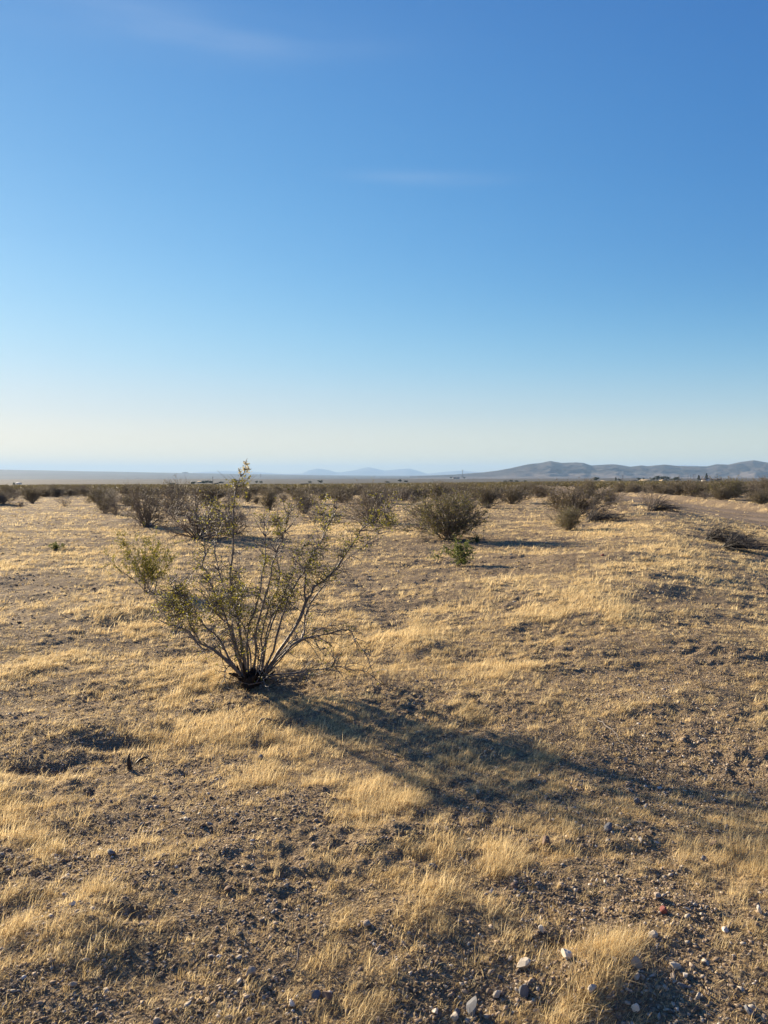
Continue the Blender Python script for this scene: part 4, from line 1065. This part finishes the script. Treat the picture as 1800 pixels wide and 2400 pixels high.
def slab():
    x, y, z = ground_at(352, 1232); s = y / F
    g = Geo(); wd, hh, th = 12 * s, 8.5 * s, .03
    V = [(-wd / 2, 0, 0), (wd / 2, 0, 0), (wd / 2, th, 0), (-wd / 2, th, 0), (-wd / 2 - .02, .05, hh), (wd / 2 - .06, .05, hh * .86), (wd / 2 - .06, .05 + th, hh * .86), (-wd / 2 - .02, .05 + th, hh)]
    g.add(V, [(0, 1, 5, 4), (1, 2, 6, 5), (2, 3, 7, 6), (3, 0, 4, 7), (4, 5, 6, 7), (0, 3, 2, 1)])
    o = g.build('stone_slab', simple('white_slab', (.62, .6, .56), .8, .08, 12))
    o.location = (x, y - .1, z); o.rotation_euler = (0, R(8), R(-12)); tag(o, 'small white slab leaning at the foot of a brown bush in the left field', 'slab')
slab()
def stub():
    x, y, z = ground_at(303, 1803); r = np.random.default_rng(9); s = y / F
    g = Geo(); P = np.array([(0, 0, -.02), (0, 0, .03), (-.004, .0, .065), (.002, .004, .098)]) * (s / .0026) ; Rr = np.array([.016, .015, .011, .001]) * (s / .0026)
    V, Fc = tube(P, Rr, 6); V += r.normal(size=V.shape) * .0015; g.add(V, Fc)
    o = g.build('wood_stub', M_dead); o.location = (x, y, z); tag(o, 'pointed dark wood stub sticking up on the left slope', 'wood stub')
    g = Geo(); P = np.array([(0, 0, .0), (.03, .02, .03), (.07, .05, .045), (.12, .06, .02)]); P = P * .6; g.add(*tube(P, np.array([.005, .007, .006, .003]), 6))
    o = g.build('root_piece', M_dead, smooth=True); x, y, z = ground_at(318, 1790); o.location = (x, y, z); tag(o, 'short curved piece of dark root right of the pointed wood stub', 'root')
stub()
def stick(px0, py0, px1, py1, rad, label, seed, lift=.03):
    r = np.random.default_rng(seed); a = np.array(ground_at(px0, py0)); b = np.array(ground_at(px1, py1)); n = 8
    t = np.linspace(0, 1, n)[:, None]; P = a * (1 - t) + b * t; P[1:-1] += r.normal(size=(n - 2, 3)) * np.linalg.norm(b - a) * .025
    P[:, 2] = H(P[:, 0], P[:, 1]) + rad + lift * np.sin(t[:, 0] * 3.14)
    g = Geo(); g.add(*tube(P - a, rad * np.linspace(1, .4, n), 5)); o = g.build('stick', M_bark, smooth=True); o.location = a; tag(o, label, 'stick', 'dry sticks on the ground')
stick(785, 1365, 818, 1376, .010, 'short dark stick right of the tall bush, left of the tyre track', 1)
stick(600, 1702, 655, 1692, .008, 'thin root poking from the small hollow below the tall bush', 2)
stick(690, 2270, 725, 2225, .003, 'upright pale straw stalk leaning in the lower centre gravel', 3, .05)
stick(1270, 1690, 1298, 1668, .003, 'thin broken twig in the straw right of centre', 4)
stick(735, 1560, 900, 1575, .004, 'long thin dry twig lying right of the foot of the tall bush', 5, .05)
stick(1400, 1690, 1480, 1770, .003, 'thin grey twig across the shaded straw at right', 6, .02)

# ------------------------------------------------------------------ far trees, houses, poles
M_tree = leafy('tree_leaf', (.028, .04, .018), (.075, .095, .04), .25)
M_wall = simple('stucco_wall', (.56, .50, .42), .9, .08, .5)
M_wallw = simple('white_wall', (.78, .76, .72), .9, .05, .5)
M_roof = simple('dark_roof', (.055, .045, .05), .8, .2, 2)
M_rooft = simple('tan_roof', (.52, .40, .24), .8, .15, 2)
M_glass = simple('window_glass', (.05, .06, .07), .15, .1, 1, .5)
M_pole = simple('pole_wood', (.10, .08, .065), .9, .2, 3)
M_steel = simple('tower_steel', (.20, .20, .21), .6, .1, 3)
M_shed = simple('dark_shed', (.035, .03, .032), .8, .2, 3)
def loc_far(px, py):
    """walk out along the terrain profile until the ground projects onto the wanted row"""
    az = math.atan((px - 900) / F)
    ds = np.exp(np.linspace(math.log(420), math.log(3400), 160))
    X, Y = ds * np.sin(az), ds * np.cos(az); Z = H(X, Y, False)
    v = project(X, Y, Z)[1]
    k = int(np.argmax(v <= py)) if (v <= py).any() else len(ds) - 1
    return float(X[k]), float(Y[k]), float(Z[k])
def tree(px, py, wpx, hpx, shape, label, group=None, seed=0):
    x, y, z = loc_far(px, py); s = y / F; r = np.random.default_rng(seed + 300); Wm, Hm = wpx * s, hpx * s
    root = empty('tree', (x, y, z), 0, label, 'tree', group)
    g = Geo(); P = np.array([(0, 0, -.5), (0, 0, Hm * .4), (.02 * Hm, 0, Hm * .8)]); g.add(*tube(P, np.array([.03, .022, .006]) * Hm, 6))
    for k in range(5):
        a = r.uniform(0, 6.28); q = np.array([(0, 0, Hm * .3), (math.cos(a) * Wm * .2, math.sin(a) * Wm * .2, Hm * .5), (math.cos(a) * Wm * .35, math.sin(a) * Wm * .35, Hm * .68)])
        g.add(*tube(q, np.array([.012, .008, .003]) * Hm, 4))
    g.build('trunk', M_pole, root, True)
    n = 1100; nb = 16
    if shape == 'cone':
        t = r.random(n) ** .7; rad = (1 - t) ** .8 * .5 * r.random(n) ** .4; ph = r.uniform(0, 6.28, n)
        C = np.stack([np.cos(ph) * rad * Wm, np.sin(ph) * rad * Wm, (.12 + .88 * t) * Hm], 1)
    else:
        cb = np.stack([r.normal(size=nb) * .2, r.normal(size=nb) * .2, r.uniform(.35, .85, nb)], 1)
        i = r.integers(0, nb, n); C = cb[i] + r.normal(size=(n, 3)) * np.array([.09, .09, .075]); C[:, 2] = np.clip(C[:, 2], .12, 1)
        C *= np.array([Wm, Wm, Hm])
    V, Fc = leaves(C, .07 * max(Wm, Hm), r, .45); gl = Geo(); gl.add(V, Fc, np.repeat(r.random(n), 4)); gl.build('crown', M_tree, root)
TR = 'trees around the houses on the right'; TL = 'dark trees of the settlement left of centre'; TC = 'trees of the distant hamlets near the centre'
tree(1637, 1128, 11, 14, 'cone', 'dark cone-shaped tree left of the gabled house', TR, 1)
tree(1655, 1127, 10, 17, 'cone', 'tallest dark cone-shaped tree, directly behind the gabled house', TR, 2)
tree(1585, 1128, 17, 11, 'round', 'single round dark tree between the power poles and the long roofs', TR, 3)
for k, (px, w_, h_) in enumerate([(1530, 12, 9), (1541, 15, 13), (1552, 14, 11), (1563, 12, 11)]):
    tree(px, 1127, w_, h_, 'round', ['left end tree of the large dark grove behind the long roofs', 'tallest tree of the large dark grove behind the long roofs', 'third tree from the left in the dark grove behind the long roofs', 'right end tree of the large dark grove behind the long roofs'][k], TR, 4 + k)
tree(1497, 1127, 9, 8, 'round', 'small dark tree at the left end of the long roofs', TR, 9)
tree(1508, 1127, 7, 7, 'cone', 'small pointed tree just left of the dark grove', TR, 10)
tree(1398, 1128, 16, 10, 'round', 'broad grey-green tree alone at the left of the right-hand houses', TR, 11)
tree(1443, 1128, 5, 10, 'cone', 'slim pointed tree left of the low round tree', TR, 12)
tree(1452, 1128, 9, 6, 'round', 'low round tree right of the slim pointed tree', TR, 13)
for k, (px, py, w_, h_) in enumerate([(452, 1135, 16, 6), (477, 1134, 14, 7), (484, 1134, 12, 8), (493, 1134, 11, 8), (515, 1134, 8, 6), (522, 1134, 7, 6), (404, 1136, 14, 4)]):
    tree(px, py, w_, h_, 'round', 'far dark tree in the row of settlement trees left of the tall bush leader twig', TL, 20 + k)
tree(601, 1134, 8, 8, 'round', 'left one of two far trees right of the tall bush leader twig', TC, 30)
tree(612, 1134, 8, 8, 'round', 'right one of two far trees right of the tall bush leader twig', TC, 31)
tree(727, 1134, 8, 7, 'round', 'far tree just right of the dark sheds', TC, 32)
tree(751, 1134, 12, 9, 'round', 'far round tree farther right of the dark sheds', TC, 33)
tree(938, 1131, 10, 8, 'round', 'taller tree of the small clump at the middle of the plain', TC, 34)
tree(951, 1131, 10, 5, 'round', 'low tree at the right of the small clump at the middle of the plain', TC, 35)
tree(908, 1132, 12, 4, 'round', 'low dark tree at the left of the small clump at the middle of the plain', TC, 36)
tree(1057, 1121, 8, 5, 'round', 'tree at the left end of the distant ridge-top hamlet', TC, 37)
tree(1088, 1121, 7, 5, 'round', 'tree at the right of the distant ridge-top hamlet, by the tall mast', TC, 38)
for k, (px, w_, h_) in enumerate([(1184, 9, 4), (1196, 10, 5), (1210, 10, 4), (1230, 8, 4)]):
    tree(px, 1130, w_, h_, 'round', 'low dark tree in the row of four at the foot of the right hills', 'row of four low trees', 40 + k)
tree(33, 1138, 8, 7, 'cone', 'hazy dark tree beside the white house at the far left', 'tree at the far left', 45)

def house(px, py, wpx, hpx, depth, wm, rm, label, gable_front=True, group=None, winn=2, cat='house', name='house', roof_h=.45):
    x, y, z = loc_far(px, py); s = y / F; Wm, Hm = wpx * s, hpx * s; wh = Hm * (1 - roof_h)
    root = empty(name, (x, y, z), 0, label, cat, group)
    g = Geo(); box(g, -Wm / 2, Wm / 2, 0, depth, -1.0, wh)
    if gable_front:
        g.add([(-Wm / 2, 0, wh), (Wm / 2, 0, wh), (0, 0, Hm), (-Wm / 2, depth, wh), (Wm / 2, depth, wh), (0, depth, Hm)], [(0, 1, 2, 2), (3, 5, 4, 4)])
    g.build('wall', wm, root)
    o_, t_ = .35, .22; g = Geo()
    if gable_front:
        for sgn in (-1, 1):
            e = sgn * (Wm / 2 + o_); ez = wh - o_ * (Hm - wh) / (Wm / 2)
            V = [(0, -o_, Hm + .03), (e, -o_, ez + .03), (e, depth + o_, ez + .03), (0, depth + o_, Hm + .03)]
            V += [(a, b, c + t_) for a, b, c in V]; g.add(V, [(0, 1, 2, 3), (7, 6, 5, 4), (0, 4, 5, 1), (1, 5, 6, 2), (2, 6, 7, 3), (3, 7, 4, 0)])
    else:
        for sgn in (0, 1):
            y0 = -o_ if sgn == 0 else depth + o_; 
            V = [(-Wm / 2 - o_, depth / 2, Hm), (Wm / 2 + o_, depth / 2, Hm), (Wm / 2 + o_, y0, wh + .03), (-Wm / 2 - o_, y0, wh + .03)]
            V += [(a, b, c + t_) for a, b, c in V]; g.add(V, [(0, 1, 2, 3), (7, 6, 5, 4), (0, 4, 5, 1), (1, 5, 6, 2), (2, 6, 7, 3), (3, 7, 4, 0)])
    g.build('roof', rm, root)
    for k in range(winn):
        g = Geo(); cx = (-.5 + (k + .5) / winn) * Wm * .8; box(g, cx - .5, cx + .5, -.05, -.003, wh * .4, wh * .8); g.build('window', M_glass, root)
    if winn and cat == 'house':
        g = Geo(); box(g, -.45, .45, -.06, -.003, 0, min(2.0, wh * .85)); g.build('door', M_roof, root)
    return root
house(1661, 1129, 16, 8, 12, M_wallw, M_roof, 'house with a bright white gable end and dark roof at the right', True, winn=2, roof_h=.6)
house(1682, 1129, 20, 6, 9, M_wall, M_roof, 'long low dark-roofed building joined to the right of the gabled house', False, winn=3, roof_h=.45)
house(1517, 1130, 24, 5, 8, M_rooft, M_rooft, 'long low house with a sunlit yellow roof under the dark grove', False, winn=3)
house(1560, 1130, 15, 6, 8, M_rooft, M_rooft, 'shorter yellow-roofed house right of the long yellow-roofed one', True, winn=2)
house(1486, 1130, 14, 4, 7, M_wall, M_roof, 'low grey building left of the long yellow-roofed house', False, winn=2)
house(1416, 1130, 10, 3, 7, M_wallw, M_rooft, 'tiny pale shed right of the broad grey-green tree', False, winn=1)
house(41, 1135, 8, 3.2, 8, M_wallw, M_wallw, 'small white house at the far left of the valley', False, winn=1)
house(24, 1140, 7, 2.5, 6, M_wallw, M_wallw, 'tiny white shed below left of the white valley house', False, winn=1)
house(470, 1132, 14, 4, 10, M_wall, M_rooft, 'pale house among the far dark trees left of the leader twig', False, winn=2)
house(506, 1135, 8, 3, 8, M_wall, M_roof, 'tiny pale house at the right end of the far dark trees', False, winn=1)
for k, (px, w_, h_) in enumerate([(644, 17, 3), (682, 23, 3.2), (713, 17, 5)]):
    house(px, 1139, w_, h_, 5, M_shed, M_shed, ['long flat black shed, left one of three in the shrub belt', 'widest flat black shed, middle one of three in the shrub belt', 'tallest black shed, right one of three in the shrub belt'][k], False, 'black sheds behind the shrub belt', 1, 'shed', 'shed', .15)
for k, (px, w_) in enumerate([(1066, 8), (1073, 8)]):
    house(px, 1121, w_, 4, 12, M_wall, M_roof, ['left house of the distant ridge-top hamlet', 'right house of the distant ridge-top hamlet'][k], False, 'ridge-top hamlet houses', 1)
house(1199, 1131, 10, 2.2, 8, M_wall, M_roof, 'low house in the row of four trees at the foot of the right hills', False, winn=1)

def pole(px, py, hpx, label, group='utility poles by the gabled house', r0=.16, arm=True):
    x, y, z = loc_far(px, py); hm = hpx * y / F
    root = empty('utility_pole', (x, y, z), 0, label, 'utility pole', group)
    g = Geo(); g.add(*tube([(0, 0, -.5), (0, 0, hm)], [r0 * 1.2, r0 * .8], 8)); g.build('post', M_pole, root, True)
    if arm:
        g = Geo(); box(g, -1.1, 1.1, -.08, .08, hm * .9, hm * .9 + .2); g.build('crossarm', M_pole, root)
    return root
for k, (px, h_) in enumerate([(1612, 13), (1618, 15), (1624, 17), (1628, 17), (1596, 10)]):
    pole(px, 1128, h_, ['left short pole of the pole cluster left of the gabled house', 'second pole of the cluster left of the gabled house', 'thick tall pole of the cluster left of the gabled house', 'rightmost tall pole of the cluster left of the gabled house',
                        'lone short pole right of the round dark tree'][k])
pole(1459, 1129, 15, 'lone slim pole right of the low round tree')
pole(1790, 1129, 8, 'short pole near the right edge under the hills')
pole(1795, 1129, 6, 'shortest pole at the right edge under the hills')
pole(499, 1134, 17, 'lone far pole above the settlement trees left of the leader twig', 'far single poles', .3)
def mast(px, py, hpx, label, Y):
    x, y, z = at_depth(px, py, Y); hm = hpx * y / F; r = hm * .07
    root = empty('transmission_tower', (x, y, z), 0, label, 'tower')
    g = Geo()
    for a in (-1, 1):
        for b in (-1, 1):
            g.add(*tube([(a * r, b * r, -3), (a * r * .25, b * r * .25, hm)], [.35, .25], 4))
    for k in range(8):
        t0, t1 = k / 8, (k + 1) / 8; s0, s1 = r * (1 - .75 * t0), r * (1 - .75 * t1)
        for b in (-1, 1):
            g.add(*tube([(-s0, b * s0, hm * t0), (s1, b * s1, hm * t1)], [.15, .15], 4)); g.add(*tube([(s0, b * s0, hm * t0), (-s1, b * s1, hm * t1)], [.15, .15], 4))
    g.build('lattice', M_steel, root)
    for t in (.82, .95):
        g = Geo(); box(g, -hm * .16, hm * .16, -.3, .3, hm * t, hm * t + .7); g.build('crossarm', M_steel, root)
mast(1084, 1119, 18, 'tall lattice power tower rising over the distant ridge-top hamlet', 3300)
mast(611, 1117, 6, 'tiny distant tower on the skyline right of the leader twig', 3300)

# ------------------------------------------------------------------ haze
g = Geo(); box(g, -38500, 38500, -38500, 38500, -75, 480)
hz = g.build('haze', None)
m, n, out = mat('haze_air')
v = N(n, 'ShaderNodeVolumePrincipled'); v.inputs['Color'].default_value = (.44, .67, .97, 1); v.inputs['Density'].default_value = 5.6e-5; v.inputs['Anisotropy'].default_value = .1
n.links.new(v.outputs[0], out.inputs['Volume']); hz.data.materials.append(m)
tag(hz, 'thin bluish air haze filling the whole valley', 'haze', kind='stuff')
